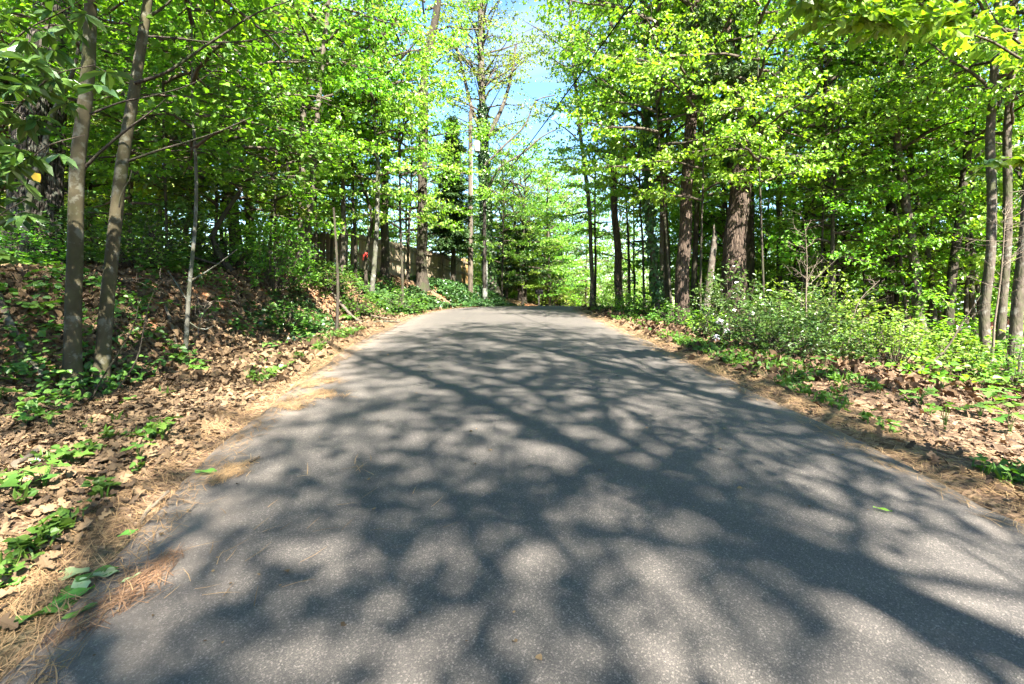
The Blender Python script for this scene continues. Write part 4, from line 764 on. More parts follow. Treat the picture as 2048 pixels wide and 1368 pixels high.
bare('arching_stem', 'thin dark arching stem growing at the foot of the twin young trees', [(176, 800), (205, 755), (240, 702), (270, 645), (278, 600)], 5.8, 6, 8, 5, .5, 'bark_dark', 'stem', .4)
bare('arching_stem', 'second thin dark arching stem right of the twin young trees', [(204, 805), (245, 765), (275, 715), (288, 655), (305, 590), (330, 555)], 5.9, 6, 9, 6, .5, 'bark_dark', 'stem', .45)
bare('bare_bush', 'pale bare twigs on the bank right of the thin sapling', [(395, 735), (410, 690), (400, 640), (430, 600)], 8.6, 4, 10, 14, .2, 'bark_pale', 'dead shrub', .6)
def lying(name, label, pts, r0, r1, bark, cat='branch', lift=.03, lump=.3, ends=True):
    W = []
    for px, d in pts:
        x = (px - 1024) / 1024 * d; W.append([x, d, float(surf(x, d)) + lift])
    W = np.array(W); b = W[0].copy(); sp, qq = smooth_path(W - b, .05 if r0 < .03 else .12); mb = MB(); mb.tube(sp, np.interp(qq, [0, 1], [r0, r1]), 8, lump=lump)
    return tag(obj(name, mb.mesh(name), M[bark], loc=b), label, cat)
lying('fallen_branch', 'long grey fallen branch lying down the bank below the fence', [(665, 14.5), (720, 13.8), (770, 13.2), (800, 12.9)], .05, .02, 'bark_grey', lift=.08)
lying('fallen_branch', 'second thinner fallen branch crossing the bank below the fence', [(730, 15), (770, 14.0), (795, 13.4)], .03, .012, 'bark_pale', lift=.10)
lying('fallen_branch', 'pale fallen branch on the slope left of the thin sapling', [(330, 8.8), (345, 8.3), (357, 7.8)], .03, .015, 'bark_pale', lift=.06)
lying('fallen_branch', 'mossy root-like log at the left edge on the bank foot', [(-20, 6.6), (25, 6.25), (60, 6.1), (90, 5.95)], .06, .03, 'bark_grey', lift=.04)
lying('fallen_branch', 'dark thin fallen twig along the right verge straw', [(1730, 5.2), (1800, 4.8), (1860, 4.5), (1905, 4.25)], .008, .005, 'bark_dark', lift=.02)
lying('fallen_branch', 'dark fallen bough on the right verge behind the far bush', [(1255, 17.6), (1300, 16.8), (1335, 16.2)], .05, .02, 'bark_dark', lift=.05)
lying('stick', 'curved tan stick on the pine straw at the left road edge', [(283, 3.25), (291, 3.36), (310, 3.47), (338, 3.55)], .016, .010, 'bark_pale', 'stick', .02)
lying('stick', 'short brown stick on the asphalt at the end of a straw patch', [(499, 4.0), (519, 4.1)], .010, .008, 'bark_twig', 'stick', .012)
lying('stick', 'thick pale broken stick on the leaf litter at the left edge', [(30, 3.95), (55, 4.1), (80, 4.3)], .03, .022, 'bark_pale', 'stick', .05)
lying('stick', 'thin straight tan stick among the leaves left of the straw', [(98, 2.92), (122, 3.03)], .007, .006, 'bark_pale', 'stick', .03)

# ------------------------------------------------------------------ fence
M['fence'] = plain_mat('fence_weathered_pine', (.17, .135, .085), (.29, .235, .155), 9, .85, .5, .006, .2, (3, 3, .25))
M['fence_new'] = plain_mat('fence_newer_pine', (.22, .135, .05), (.31, .20, .08), 9, .85, .5, .006, .2, (3, 3, .25))
M['fence_dark'] = plain_mat('fence_weathered_dark', (.10, .08, .053), (.18, .148, .10), 9, .85, .5, .006, .2, (3, 3, .25)); M['fence_tan'] = plain_mat('fence_weathered_tan', (.16, .12, .07), (.27, .205, .125), 9, .85, .5, .006, .2, (3, 3, .25))
pk = MB(); pk.box((0, 0, .9), (.138, .018, 1.8)); pk_me = pk.mesh('picket', False); pk_me.materials.append(M['fence'])
def fence(label, A, B, zA, zB, new=0):
    A = np.array(A); B = np.array(B); L = np.linalg.norm(B - A); n_ = int(L / .158); a = math.atan2(B[1] - A[1], B[0] - A[0])
    root = empty('board_fence', (A[0], A[1], zA), label, 'fence', 'board fence on the left bank')
    nor = np.array([math.sin(a), -math.cos(a)])
    for k in range(n_):
        u = (k + .5) / n_; p = A + (B - A) * u; o_ = obj('picket', pk_me, None, root, (p[0] - A[0], p[1] - A[1], (zB - zA) * u + random.uniform(-.03, .03)), (0, random.uniform(-.008, .008), a + random.uniform(-.03, .03))); o_.material_slots[0].link = 'OBJECT'; o_.material_slots[0].material = M[random.choice(['fence', 'fence', 'fence_dark', 'fence_tan'])]
        if new and k > n_ - new: o_.material_slots[0].link = 'OBJECT'; o_.material_slots[0].material = M['fence_new']
    for h in (.3, .95, 1.6):
        mb = MB(); p0 = np.array([nor[0] * .05, nor[1] * .05, h]); p1 = np.array([(B - A)[0] + nor[0] * .05, (B - A)[1] + nor[1] * .05, h + zB - zA])
        sl = nrm(p1 - p0); sid = np.array([-nor[0], -nor[1], 0]) * .02; upv = np.array([0, 0, .045]); vv = [p0 + s1 * sid + s2 * upv for s1, s2 in ((-1, -1), (1, -1), (1, 1), (-1, 1))] + [p1 + s1 * sid + s2 * upv for s1, s2 in ((-1, -1), (1, -1), (1, 1), (-1, 1))]
        mb.add(vv, [[0, 1, 2, 3], [7, 6, 5, 4], [0, 4, 5, 1], [1, 5, 6, 2], [2, 6, 7, 3], [3, 7, 4, 0]]); obj('rail', mb.mesh('rail', False), M['fence_dark'], root)
    for k in range(int(L / 2.4) + 2):
        u = min(1, k * 2.4 / L); p = (B - A) * u + nor * .11; mb = MB(); mb.box((0, 0, .8), (.09, .09, 2.1)); obj('post', mb.mesh('post', False), M['fence_dark'], root, (p[0], p[1], (zB - zA) * u), (0, 0, a))
FA, FB, FC = P(560, 548, 22.8), P(697, 545, 21.6), P(936, 574, 31)
fence('weathered board fence panel facing the road, left of the corner', FA[:2], FB[:2] - [.02, 0], FA[2] - .1, FB[2] - .1)
fence('weathered board fence run going away behind the trees to the cedar', FB[:2] + [.06, .08], FC[:2], FB[2] - .1, FC[2] - .15, 6)

# ------------------------------------------------------------------ poles, wire, mailbox
M['pole'] = bark_mat('pole_weathered', (.085, .068, .048), (.16, .132, .096), 12, .05, .008, .5)
M['pole_dark'] = bark_mat('pole_dark_weathered', (.035, .03, .025), (.075, .065, .052), 12, .05, .008, .5)
M['steel'] = plain_mat('galvanised_grey', (.24, .26, .275), (.34, .355, .365), 5, .45, .1, .002, .5)
M['guard'] = plain_mat('pale_pole_guard', (.17, .185, .15), (.28, .285, .24), 6, .6, .3, .003, .3, (1, 1, .2))
M['black'] = plain_mat('black_paint', (.003, .003, .003), (.005, .005, .005), 12, .7, .1, .001, .1)
M['insul'] = plain_mat('insulator_brown', (.10, .05, .03), (.14, .07, .04), 5, .25, .05, .001, .5)
def pole_thing(px, d, ytop, w0, w1, label, mt, name):
    b = G(px, d); h = CZ + (600 - ytop) / 1024 * d - b[2]; root = empty(name, b, label, 'pole'); mb = MB(); q = np.linspace(0, 1, 16)
    mb.tube(np.stack([q * 0, q * 0, q * (h + .3) - .3], 1), (w0 + (w1 - w0) * q) / 2048 * d, 14); obj('shaft', mb.mesh('shaft'), M[mt], root); return root, b, h
up_, ub, uh = pole_thing(941, 28, 222, 11, 8, 'tall weathered utility pole with a grey transformer beside the cedar', 'pole', 'utility_pole')
tz = CZ + (600 - 293) / 1024 * 28 - ub[2]
mb = MB(); prof = [(-.30, .02), (-.30, .15), (-.27, .165), (.24, .165), (.27, .15), (.30, .11), (.31, .01)]
mb.tube([[.36, -.05, tz + z] for z, r_ in prof], [r_ for z, r_ in prof], 18); tf = obj('transformer', mb.mesh('transformer'), M['steel'], up_)
mb = MB(); mb.tube([[.30, -.05, tz + .30 + k * .03] for k in range(7)], [.03, .045, .03, .045, .03, .04, .015], 10); obj('bushing', mb.mesh('bushing'), M['insul'], tf)
mb = MB(); mb.box((.15, -.03, tz + .15), (.22, .06, .05)); mb.box((.15, -.03, tz - .15), (.22, .06, .05)); obj('bracket', mb.mesh('bracket', False), M['steel'], up_)
mb = MB(); mb.tube([[0, 0, uh - .02], [0, 0, uh + .10], [0, 0, uh + .14], [0, 0, uh + .22]], [.03, .03, .055, .03], 10); obj('insulator', mb.mesh('insulator'), M['insul'], up_)
mb = MB(); mb.tube([[.10, -.07, .1], [.10, -.07, tz - .3]], [.012, .012], 6); obj('ground_wire', mb.mesh('ground_wire'), M['steel'], up_)
sp_, sb, sh = pole_thing(969, 29, 400, 8.5, 6.5, 'short dark service pole with pale guard at its foot', 'pole_dark', 'service_pole')
mb = MB(); q = np.linspace(0, .62, 6); mb.tube([[0, 0, z] for z in q], np.full(6, .125), 14); obj('guard', mb.mesh('guard'), M['guard'], sp_)
mb = MB(); mb.tube([[.14, -.04, .15], [.14, -.04, 2.2]], [.022, .022], 8); obj('conduit', mb.mesh('conduit'), M['guard'], sp_)
mb = MB(); mb.box((0, 0, sh - .12), (.22, .06, .06)); mb.tube([[.08, 0, sh - .1], [.08, 0, sh], [.08, 0, sh + .05]], [.02, .03, .015], 8); obj('hook', mb.mesh('hook'), M['steel'], sp_)
E = np.array([8.6, -9.5, 0]); E[2] = gz(8.6, -9.5)
ep = empty('utility_pole', E, 'weathered utility pole behind the viewpoint where the overhead wire ends', 'pole'); 
W0 = np.array([sb[0] + .08, sb[1], sb[2] + sh]); W1 = P(1244, 0, 10.5); tt = (W0[1] - E[1]) / (W0[1] - W1[1]); W2 = W0 + (W1 - W0) * tt
ep.location = (W2[0], W2[1], gz(W2[0], W2[1])); hh = W2[2] - ep.location.z
mb = MB(); mb.tube([[0, 0, -.3], [0, 0, hh + .3]], [.15, .11], 14); obj('shaft', mb.mesh('shaft'), M['pole'], ep)
q = np.linspace(0, 1, 40)[:, None]; wp = W0 + (W2 - W0) * q - np.array([0, 0, .35]) * (4 * q * (1 - q)); mb = MB(); mb.tube(wp - W0, np.full(40, .016), 6)
tag(obj('overhead_wire', mb.mesh('overhead_wire'), M['black'], loc=W0), 'black overhead wire running from the service pole over the road', 'wire')
b = G(1078, 33); mbx = empty('mailbox', b, 'black mailbox on a post at the end of the left bank', 'mailbox')
zc = CZ + (600 - 584) / 1024 * 33 - b[2]
a = np.linspace(0, math.pi, 9); sec = [(.14 * math.cos(q), .14 * math.sin(q) + .0) for q in a] + [(-.14, -.13), (.14, -.13)]
mb = MB(); ns = len(sec); v0 = [(-.24, y_, z_ + zc) for y_, z_ in sec]; v1 = [(.24, y_, z_ + zc) for y_, z_ in sec]
mb.add(v0 + v1, [[k, (k + 1) % ns, (k + 1) % ns + ns, k + ns] for k in range(ns)])
for s_, vv in ((0, v0), (1, v1)): mb.add(vv + [(vv[0][0], 0, zc)], [[k, k + 1, (k + 2) % ns, ns] for k in range(0, ns - 1, 2)] + [[ns - 1, 0, 0, ns]][:0])
o_ = obj('box', mb.mesh('box', False), M['black'], mbx); o_.rotation_euler = (0, 0, .15)
mb = MB(); mb.box((0, 0, (zc - .14) / 2 - .1), (.10, .10, zc - .14 + .2)); obj('post', mb.mesh('post', False), M['pole_dark'], mbx)
mb = MB(); mb.box((.10, -.155, zc + .12), (.02, .01, .22)); mb.box((.13, -.155, zc + .20), (.08, .01, .06)); obj('flag', mb.mesh('flag', False), M['black'], mbx)
mb = MB(); mb.box((0, 0, zc - .155), (.40, .20, .025)); obj('shelf', mb.mesh('shelf', False), M['pole_dark'], mbx)

# ------------------------------------------------------------------ house below the road
M['brick'] = plain_mat('house_red_brown', (.17, .065, .045), (.26, .11, .075), 14, .9, .3, .01)
M['metal_roof'] = plain_mat('grey_metal_roof', (.22, .24, .26), (.34, .36, .38), 3, .45, .05, .002, .5)
M['shingle'] = plain_mat('grey_shingles', (.12, .125, .13), (.20, .205, .21), 22, .85, .4, .01)
M['glass'] = plain_mat('dark_glass', (.015, .018, .02), (.025, .03, .035), 3, .08, .02, .001, .6)
M['trim'] = plain_mat('white_trim', (.55, .54, .50), (.68, .66, .62), 9, .6, .1, .002)
hx, hy = 26.5, 38; hz = -4.6 + CZ
hs = empty('house', (hx, hy, hz), 'low red-brown house with grey roofs hidden in the woods on the right', 'house')
mb = MB(); mb.box((-2.5, 0, 1.9), (9, 7, 5.0)); mb.box((6.0, -.5, 1.6), (8, 6, 4.4)); obj('wall', mb.mesh('wall', False), M['brick'], hs)
def gable(name, cx, cy0, lx, ly, z0, h, mt):
    mb = MB(); t_ = .14
    for s_ in (-1, 1):
        A_ = np.array([[cx - lx / 2, cy0 + s_ * ly / 2, z0], [cx + lx / 2, cy0 + s_ * ly / 2, z0], [cx + lx / 2, cy0, z0 + h], [cx - lx / 2, cy0, z0 + h]])
        mb.add(np.concatenate([A_, A_ + [0, 0, t_]]), [[0, 1, 2, 3], [4, 5, 6, 7], [0, 1, 5, 4], [1, 2, 6, 5], [2, 3, 7, 6], [3, 0, 4, 7]])
        if mt == 'metal_roof':
            for k in np.arange(cx - lx / 2 + .3, cx + lx / 2, .6):
                mb.tube([[k, cy0 + s_ * ly / 2, z0 + t_], [k, cy0, z0 + h + t_]], [.03, .03], 6)
    return obj(name, mb.mesh(name, False), M[mt], hs)
rf = gable('roof', -2.5, 0, 10, 8.6, 4.45, 1.5, 'metal_roof'); gable('roof', 6.1, -.5, 9, 7.6, 3.85, .9, 'metal_roof')
mb = MB(); mb.box((-4.4, .6, 5.9), (.7, .7, 1.2)); obj('chimney', mb.mesh('chimney', False), M['brick'], rf)
for x_, y_, z_ in [(-5.2, -3.5, 2.4), (-2.4, -3.5, 2.4), (.4, -3.5, 2.4), (4, -3.5, 2.2), (7, -3.5, 2.2)]:
    mb = MB(); mb.box((x_, y_ - .03, z_), (1.2, .08, 1.4)); wn = obj('window', mb.mesh('window', False), M['trim'], hs)
    mb = MB(); mb.box((x_ - .27, y_ - .08, z_), (.46, .03, 1.2)); mb.box((x_ + .27, y_ - .08, z_), (.46, .03, 1.2)); obj('pane', mb.mesh('pane', False), M['glass'], wn)

# ------------------------------------------------------------------ leaf litter, pine straw, weeds, ivy
def tnorm(x, y):
    e = .12; return nrm(np.stack([-(surf(x + e, y) - surf(x - e, y)) / (2 * e), -(surf(x, y + e) - surf(x, y - e)) / (2 * e), np.ones_like(x)], 1))
st = np.array([0, .14, .30, .44, .60, .76, .90, 1.0]); wd = np.array([.03, .20, .11, .33, .17, .34, .14, .02])
def oak_leaves(mb, base, d, up, size, rn, r):
    n_ = len(base); d = nrm(d); sdv = nrm(np.cross(d, up)); nn = np.cross(sdv, d); k = len(st); curl = r.uniform(-.35, .7, n_); bend = r.uniform(-.3, .5, n_)
    V = []
    for off in (-1, 0, 1):
        u = st[None] * np.ones((n_, 1)); w = off * wd[None] * np.ones((n_, 1)) * (1 + .25 * r.normal(0, 1, (n_, k)))
        hgt = curl[:, None] * np.abs(w) * .9 + bend[:, None] * (u - .5) ** 2 * .8
        V.append(base[:, None] + size[:, None, None] * ((u - .5)[..., None] * d[:, None] + w[..., None] * sdv[:, None] + hgt[..., None] * nn[:, None]))
    V = np.concatenate(V, 1); o_ = np.arange(n_)[:, None] * (3 * k); fs = []
    for off in (0, 1):
        for q_ in range(k - 1): fs.append(o_ + np.array([[off * k + q_, off * k + q_ + 1, (off + 1) * k + q_ + 1, (off + 1) * k + q_]]))
    mb.add(V.reshape(-1, 3), np.concatenate(fs, 0), np.repeat(rn, 3 * k))
def litter(label, seed, n_near, n_far, side):
    r = np.random.default_rng(seed); mb = MB()
    for n_, lo, hi, oak in ((n_near, 1.6, 7.5, True), (n_far, 6.5, 24, False)):
        y = lo + (hi - lo) * r.random(n_ * 2) ** (1.15 if oak else 1.5); w = np.where(y < 9, 7.5, 6.0)
        o_ = .15 + w * r.random(n_ * 2) ** 1.1
        x = road_l(y) - o_ if side < 0 else road_r(y) + o_
        keep = (np.abs(x) < y * 1.08 + .6) & (r.random(n_ * 2) < np.clip((o_ - .1) / .7, .05, 1)) & (r.random(n_ * 2) < .35 + 1.1 * vnoise(x * .9, y * .9, seed))
        x, y = x[keep][:n_], y[keep][:n_]; m_ = len(x); z = surf(x, y) + r.uniform(.005, .05, m_)
        a = r.uniform(0, 6.28, m_); nn = tnorm(x, y) + r.normal(0, .42 if oak else .45, (m_, 3)); d_ = np.cross(nn, np.stack([np.cos(a), np.sin(a), np.zeros(m_)], 1))
        rn = np.clip(r.beta(1.1, 1.4, m_), 0, 1); bs = np.stack([x, y, z], 1)
        if oak: oak_leaves(mb, bs, d_, nn, r.uniform(.045, .11, m_), rn, r)
        else: add_leaves(mb, bs, d_, nn, r.uniform(.07, .15, m_), rn, LEAF + np.array([0, 0, 0]) + LEAF * [0, 0, 1.8], 1.0)
    tag(obj('leaf_litter', mb.mesh('leaf_litter', False), M['leaf_dry']), label, 'leaf litter', kind='stuff')
litter('brown dead oak leaves covering the left bank and verge', 71, 22000, 18000, -1)
litter('brown dead oak leaves covering the right verge', 72, 4500, 9000, 1)

def needles(mb, x, y, r, ang=None, spread=1.6, wid=.0035, ln=(.09, .19), lift=.02):
    n_ = len(x); z = surf(x, y) + r.uniform(.002, lift, n_); a = r.uniform(0, 6.28, n_) if ang is None else ang + r.normal(0, spread, n_)
    L = r.uniform(*ln, n_); d = np.stack([np.cos(a), np.sin(a), np.zeros(n_)], 1); nn = tnorm(x, y); d = nrm(d - nn * (d * nn).sum(1, keepdims=True)); s_ = np.cross(nn, d); k = r.uniform(-.25, .25, n_); w = wid * np.clip(y / 3.2, 1, 5)
    c = np.stack([x, y, z], 1); tilt = r.normal(0, .05, n_)
    V = []
    for u in (-.5, 0, .5):
        m_ = c + d * (u * L)[:, None] + s_ * (k * (u * u - .12) * L)[:, None] + nn * (tilt * (u + .5) * L * .8 + .001)[:, None]
        ww = w * (1 if u < .4 else .3); V += [m_ + s_ * ww[:, None] / 2, m_ - s_ * ww[:, None] / 2]
    V = np.stack(V, 1); o_ = np.arange(n_)[:, None] * 6
    mb.add(V.reshape(-1, 3), np.concatenate([o_ + np.array([[0, 1, 3, 2]]), o_ + np.array([[2, 3, 5, 4]])], 0), np.repeat(r.beta(1.5, 1.5, n_), 6))
def road_ang(y): return math.pi / 2 + .25
def straw(label, seed, side, n_):
    r = np.random.default_rng(seed); mb = MB()
    y = 1.2 + 24 * r.random(n_) ** 1.9; sg = np.interp(y, [1, 6, 20], [.30, .22, .20]); c = np.interp(y, [1, 4, 8, 20], [.30, .26, .20, .15])
    o_ = c + sg * r.normal(0, 1, n_) * np.where(r.random(n_) < .3, 1.7, 1); x = road_l(y) - o_ if side < 0 else road_r(y) + o_ * 1.05
    keep = (np.abs(x) < y * 1.1 + .4) & (r.random(n_) < .35 + 1.1 * vnoise(x * 1.7, y * 1.2, seed)) & (o_ > -.28)
    needles(mb, x[keep], y[keep], r, road_ang(0) + .2, .8)
    tag(obj('pine_straw', mb.mesh('pine_straw', False), M['straw']), label, 'pine straw', kind='stuff')
straw('rust-brown pine straw along the left edge of the road', 81, -1, 24000)
straw('rust-brown pine straw along the right edge of the road', 82, 1, 19000)
def Droad(py):
    ds = np.linspace(1.2, 30, 3000); pys = 600 + 1024 * (CZ - road_z(ds) - .03) / ds; return float(np.interp(-py, -pys, ds))
def patch(label, spots, seed, n_, ang):
    r = np.random.default_rng(seed); mb = MB()
    for (x0, y0), (x1, y1), w in spots:
        d0, d1 = Droad(y0), Droad(y1); A_ = np.array([(x0 - 1024) / 1024 * d0, d0]); B_ = np.array([(x1 - 1024) / 1024 * d1, d1]); m_ = int(n_ * np.linalg.norm(B_ - A_) * w * 10)
        u = r.beta(1.4, 1.4, m_); p = A_ + (B_ - A_) * u[:, None]; nn = nrm(np.array([-(B_ - A_)[1], (B_ - A_)[0]])); wv = w * np.sin(np.pi * np.clip(u, .04, .96)) ** .6
        p = p + nn * (wv * (r.normal(0, .45, m_) + (vnoise(u * 7, u * 0, seed) - .5) * 1.2))[:, None]; kp = r.random(m_) < .25 + 1.2 * vnoise(p[:, 0] * 9, p[:, 1] * 9, seed); p = p[kp]; m_ = len(p); needles(mb, p[:, 0], p[:, 1], r, math.atan2((B_ - A_)[1], (B_ - A_)[0]), .75, lift=.018)
    tag(obj('straw_patch', mb.mesh('straw_patch', False), M['straw']), label, 'pine straw', kind='stuff')
patch('streak of pine straw lying on the asphalt at the near left edge', [((95, 1275), (375, 1085), .15)], 83, 380, 0)
patch('narrow drift of pine straw on the asphalt ending at a stick', [((420, 960), (505, 912), .11)], 84, 500, 0)
patch('two drifts of pine straw on the asphalt by the left curve', [((585, 815), (640, 775), .35), ((610, 770), (660, 752), .3)], 85, 240, 0)
patch('loose needles scattered over the near road', [((150, 1300), (700, 900), 1.3)], 86, 2.4, 0)

def weeds(label, seed, side, n_):
    r = np.random.default_rng(seed); mb = MB(); y = 1.8 + 22 * r.random(n_) ** 1.6; o_ = .35 + np.interp(y, [2, 8, 20], [1.0, 1.3, 1.6]) * r.random(n_) ** 1.3; x = road_l(y) - o_ if side < 0 else road_r(y) + o_
    keep = (vnoise(x * 1.25, y * .9, seed) * .65 + vnoise(x * 6, y * 6, seed + 1) * .35 > .58) & (np.abs(x) < y * 1.06 + .4); x, y = x[keep], y[keep]; m_ = len(x)
    a = r.uniform(0, 6.28, m_); e = r.uniform(-.1, .6, m_); h = r.uniform(.01, .11, m_)
    add_leaves(mb, np.stack([x, y, surf(x, y) + h], 1), np.stack([np.cos(a) * np.cos(e), np.sin(a) * np.cos(e), np.sin(e)], 1), r.normal(0, .35, (m_, 3)) + [0, 0, 1], r.uniform(.025, .075, m_), r.random(m_), ROUND)
    g = r.integers(0, m_, m_ // 2); add_leaves(mb, np.stack([x[g], y[g], surf(x[g], y[g])], 1), np.stack([r.normal(0, .35, len(g)), r.normal(0, .35, len(g)), np.ones(len(g))], 1), r.normal(0, 1, (len(g), 3)), r.uniform(.06, .16, len(g)), r.random(len(g)), LANCE, .28)
    tag(obj('verge_weeds', mb.mesh('verge_weeds', False), M['leaf_weed']), label, 'weeds', kind='stuff')
weeds('low green weeds and grass along the left verge', 91, -1, 11000)
weeds('low green weeds and grass along the right verge', 92, 1, 8000)
def bank_green(label, seed, n_, fy, fo, side, th, size, mt, tm=ROUND, name='ground_ivy', hh=.16, cat='ivy'):
    r = np.random.default_rng(seed); mb = MB(); y = fy[0] + (fy[1] - fy[0]) * r.random(n_); o_ = fo[0] + (fo[1] - fo[0]) * r.random(n_); x = road_l(y) - o_ if side < 0 else road_r(y) + o_
    keep = (vnoise(x * .8, y * .8, seed) * .6 + vnoise(x * 2.7, y * 2.7, seed + 5) * .4 > th); x, y = x[keep], y[keep]; m_ = len(x); a = r.uniform(0, 6.28, m_); e = r.normal(-.1, .35, m_)
    add_leaves(mb, np.stack([x, y, surf(x, y) + r.random(m_) * hh], 1), np.stack([np.cos(a) * np.cos(e), np.sin(a) * np.cos(e), np.sin(e)], 1), r.normal(0, .35, (m_, 3)) + [0, -.3, 1], size * r.uniform(.6, 1.3, m_), r.random(m_), tm)
    tag(obj(name, mb.mesh(name, False), M[mt]), label, cat, kind='stuff')
bank_green('dark ivy mat on the bank left of the service pole', 93, 9000, (17, 23.5), (.35, 2.2), -1, .36, .10, 'leaf_ivy', hh=.22)
bank_green('dark ivy mat on the bank between service pole and mailbox', 94, 9000, (24.5, 31), (.3, 3.2), -1, .30, .11, 'leaf_ivy', hh=.25)
bank_green('scattered green seedlings and vines over the upper left bank', 95, 30000, (5, 22), (2.0, 8), -1, .54, .085, 'leaf_weed', LEAF, 'bank_greenery', .3, 'ground cover')
bank_green('trailing ivy on the bank slope below the pale trunk pair', 96, 2600, (10.5, 13.5), (1.2, 2.6), -1, .5, .08, 'leaf_ivy', hh=.12)
bank_green('low green ground cover under the right-hand trees', 97, 24000, (6, 30), (2.6, 15), 1, .58, .10, 'leaf_mid', LEAF, 'woodland_greenery', .45, 'ground cover')

# seedlings one can count, near the road
for k, me in enumerate([]): pass
sd_me = []
for k in range(4):
    r = np.random.default_rng(500 + k); mb, wm = MB(), MB(); n_ = 5 + k; a = np.arange(n_) * 2.4; h = r.uniform(.08, .16)
    tp = np.stack([np.cos(a) * .03, np.sin(a) * .03, h + r.uniform(-.02, .03, n_)], 1)
    for q in tp: wm.tube([[0, 0, -.02], q * [.5, .5, .6], q], [.003, .0025, .002], 4, cap=False)
    oak_leaves(mb, tp + np.stack([np.cos(a), np.sin(a), a * 0], 1) * .05, np.stack([np.cos(a), np.sin(a), r.normal(-.15, .15, n_)], 1), np.tile([0, 0, 1.0], (n_, 1)) + r.normal(0, .15, (n_, 3)), r.uniform(.09, .14, n_), r.random(n_), r)
    sd_me.append((wm.mesh('stalk'), mb.mesh('leaf_cluster', False)))
def seedling(px, d, label, k, s, group=None):
    b = G(px, d); root = empty('seedling', b, label, 'seedling', group); rz = random.uniform(0, 6.28)
    obj('stalk', sd_me[k][0], M['leaf_weed'], root, None, (0, 0, rz), (s, s, s), True); obj('leaf_cluster', sd_me[k][1], M['leaf_weed'], root, None, (0, 0, rz), (s, s, s), True)
for px, d, s, k, lab in [(50, 4.9, 1.1, 0, 'bright lobed seedling on the litter below the twin stems'), (100, 4.85, 1.0, 1, 'bright lobed seedling right beside the one below the twin stems'), (0, 5.3, 1.3, 2, 'green seedling cut by the left edge below the root-like log'),
   (325, 4.45, 1.1, 1, 'broad-leaved green seedling between leaf litter and straw'), (145, 3.95, 1.0, 2, 'dark green seedling amid the litter on the left'), (90, 3.55, 1.1, 3, 'green seedling near the thick broken stick'), (35, 3.4, 1.1, 0, 'green seedling at the left edge below the broken stick'),
   (280, 4.0, .9, 1, 'green seedling at the edge of straw near the curved stick'), (360, 7.6, 1.4, 2, 'bright seedling at the foot of the thin sapling'), (545, 9.2, 1.3, 3, 'bright seedling on the bank foot by the left curve'), (620, 10.2, 1.3, 0, 'bright seedling further along the bank foot'),
   (1890, 4.9, 1.3, 1, 'large-leaved bright plant on the right verge, nearer one'), (1960, 5.6, 1.4, 2, 'large-leaved bright plant behind the nearer one on the right verge'), (1840, 5.6, 1.4, 3, 'green plant at the right verge left of the large-leaved ones'), (2020, 4.9, 1.2, 0, 'large-leaved plant by the right edge of the verge'),
   (2000, 6.6, 1.6, 3, 'tall leafy plant at the right edge under the pale sapling'), (1650, 7.6, 1.4, 0, 'broad green plant at the verge before the laurel'), (1580, 7.5, 1.1, 2, 'small green plant on the verge under the low white blossoms')]:
    seedling(px, d, lab, k, s)
for k in range(64):
    d = random.uniform(6.5, 18); oo = random.uniform(1.2, 5.5); x = float(road_l(d)) - oo
    if abs(x) < d * .98: seedling(1024 + x / d * 1024, d, 'small green seedling scattered on the left bank litter', random.randrange(4), random.uniform(.9, 1.7), 'seedlings on the left bank')
for k in range(14):
    d = random.uniform(5.5, 16); oo = random.uniform(.8, 4.5); x = float(road_r(d)) + oo
    if abs(x) < d * .98: seedling(1024 + x / d * 1024, d, 'small green seedling scattered on the right verge litter', random.randrange(4), random.uniform(.9, 1.6), 'seedlings on the right verge')

# torn green leaves on the straw, a scrap of paper, specks on the road
def fresh(label, px, py, ang, size, width, mt, k):
    d = Droad(py); x = (px - 1024) / 1024 * d; b = np.array([x, d, float(surf(x, d)) + .012]); mb = MB(); nn_ = 9
    u = np.linspace(0, 1, nn_); w = width * np.sin(np.pi * np.clip(u, .03, .97)) ** .75; c, s_ = math.cos(ang), math.sin(ang); sl = float(road_z(d + .1) - road_z(d)) / .1; V = []
    for off in (-1, -.5, 0, .5, 1):
        px_ = (u - .5) * size; py_ = off * w * size; zz = .05 * size * np.abs(off) + .05 * size * np.sin(u * 9 + off * 2 + k) * abs(off)
        X_ = px_ * c - py_ * s_; Y_ = px_ * s_ + py_ * c; V.append(np.stack([X_, Y_, zz + sl * Y_], 1))
    V = np.concatenate(V); f = [[a_ * nn_ + q, a_ * nn_ + q + 1, (a_ + 1) * nn_ + q + 1, (a_ + 1) * nn_ + q] for a_ in range(4) for q in range(nn_ - 1)]
    mb.add(V, f, .3 + .4 * ((k * 37) % 10) / 10); tag(obj('fallen_leaf', mb.mesh('fallen_leaf'), M[mt], loc=b), label, 'leaf')
M['leaf_fresh'] = leaf_mat('torn_green_leaf', (.05, .14, .02), (.09, .19, .03), .3, .5, .3); M['leaf_pale'] = leaf_mat('pale_leaf_underside', (.17, .23, .10), (.26, .33, .17), .25, .65, .2)
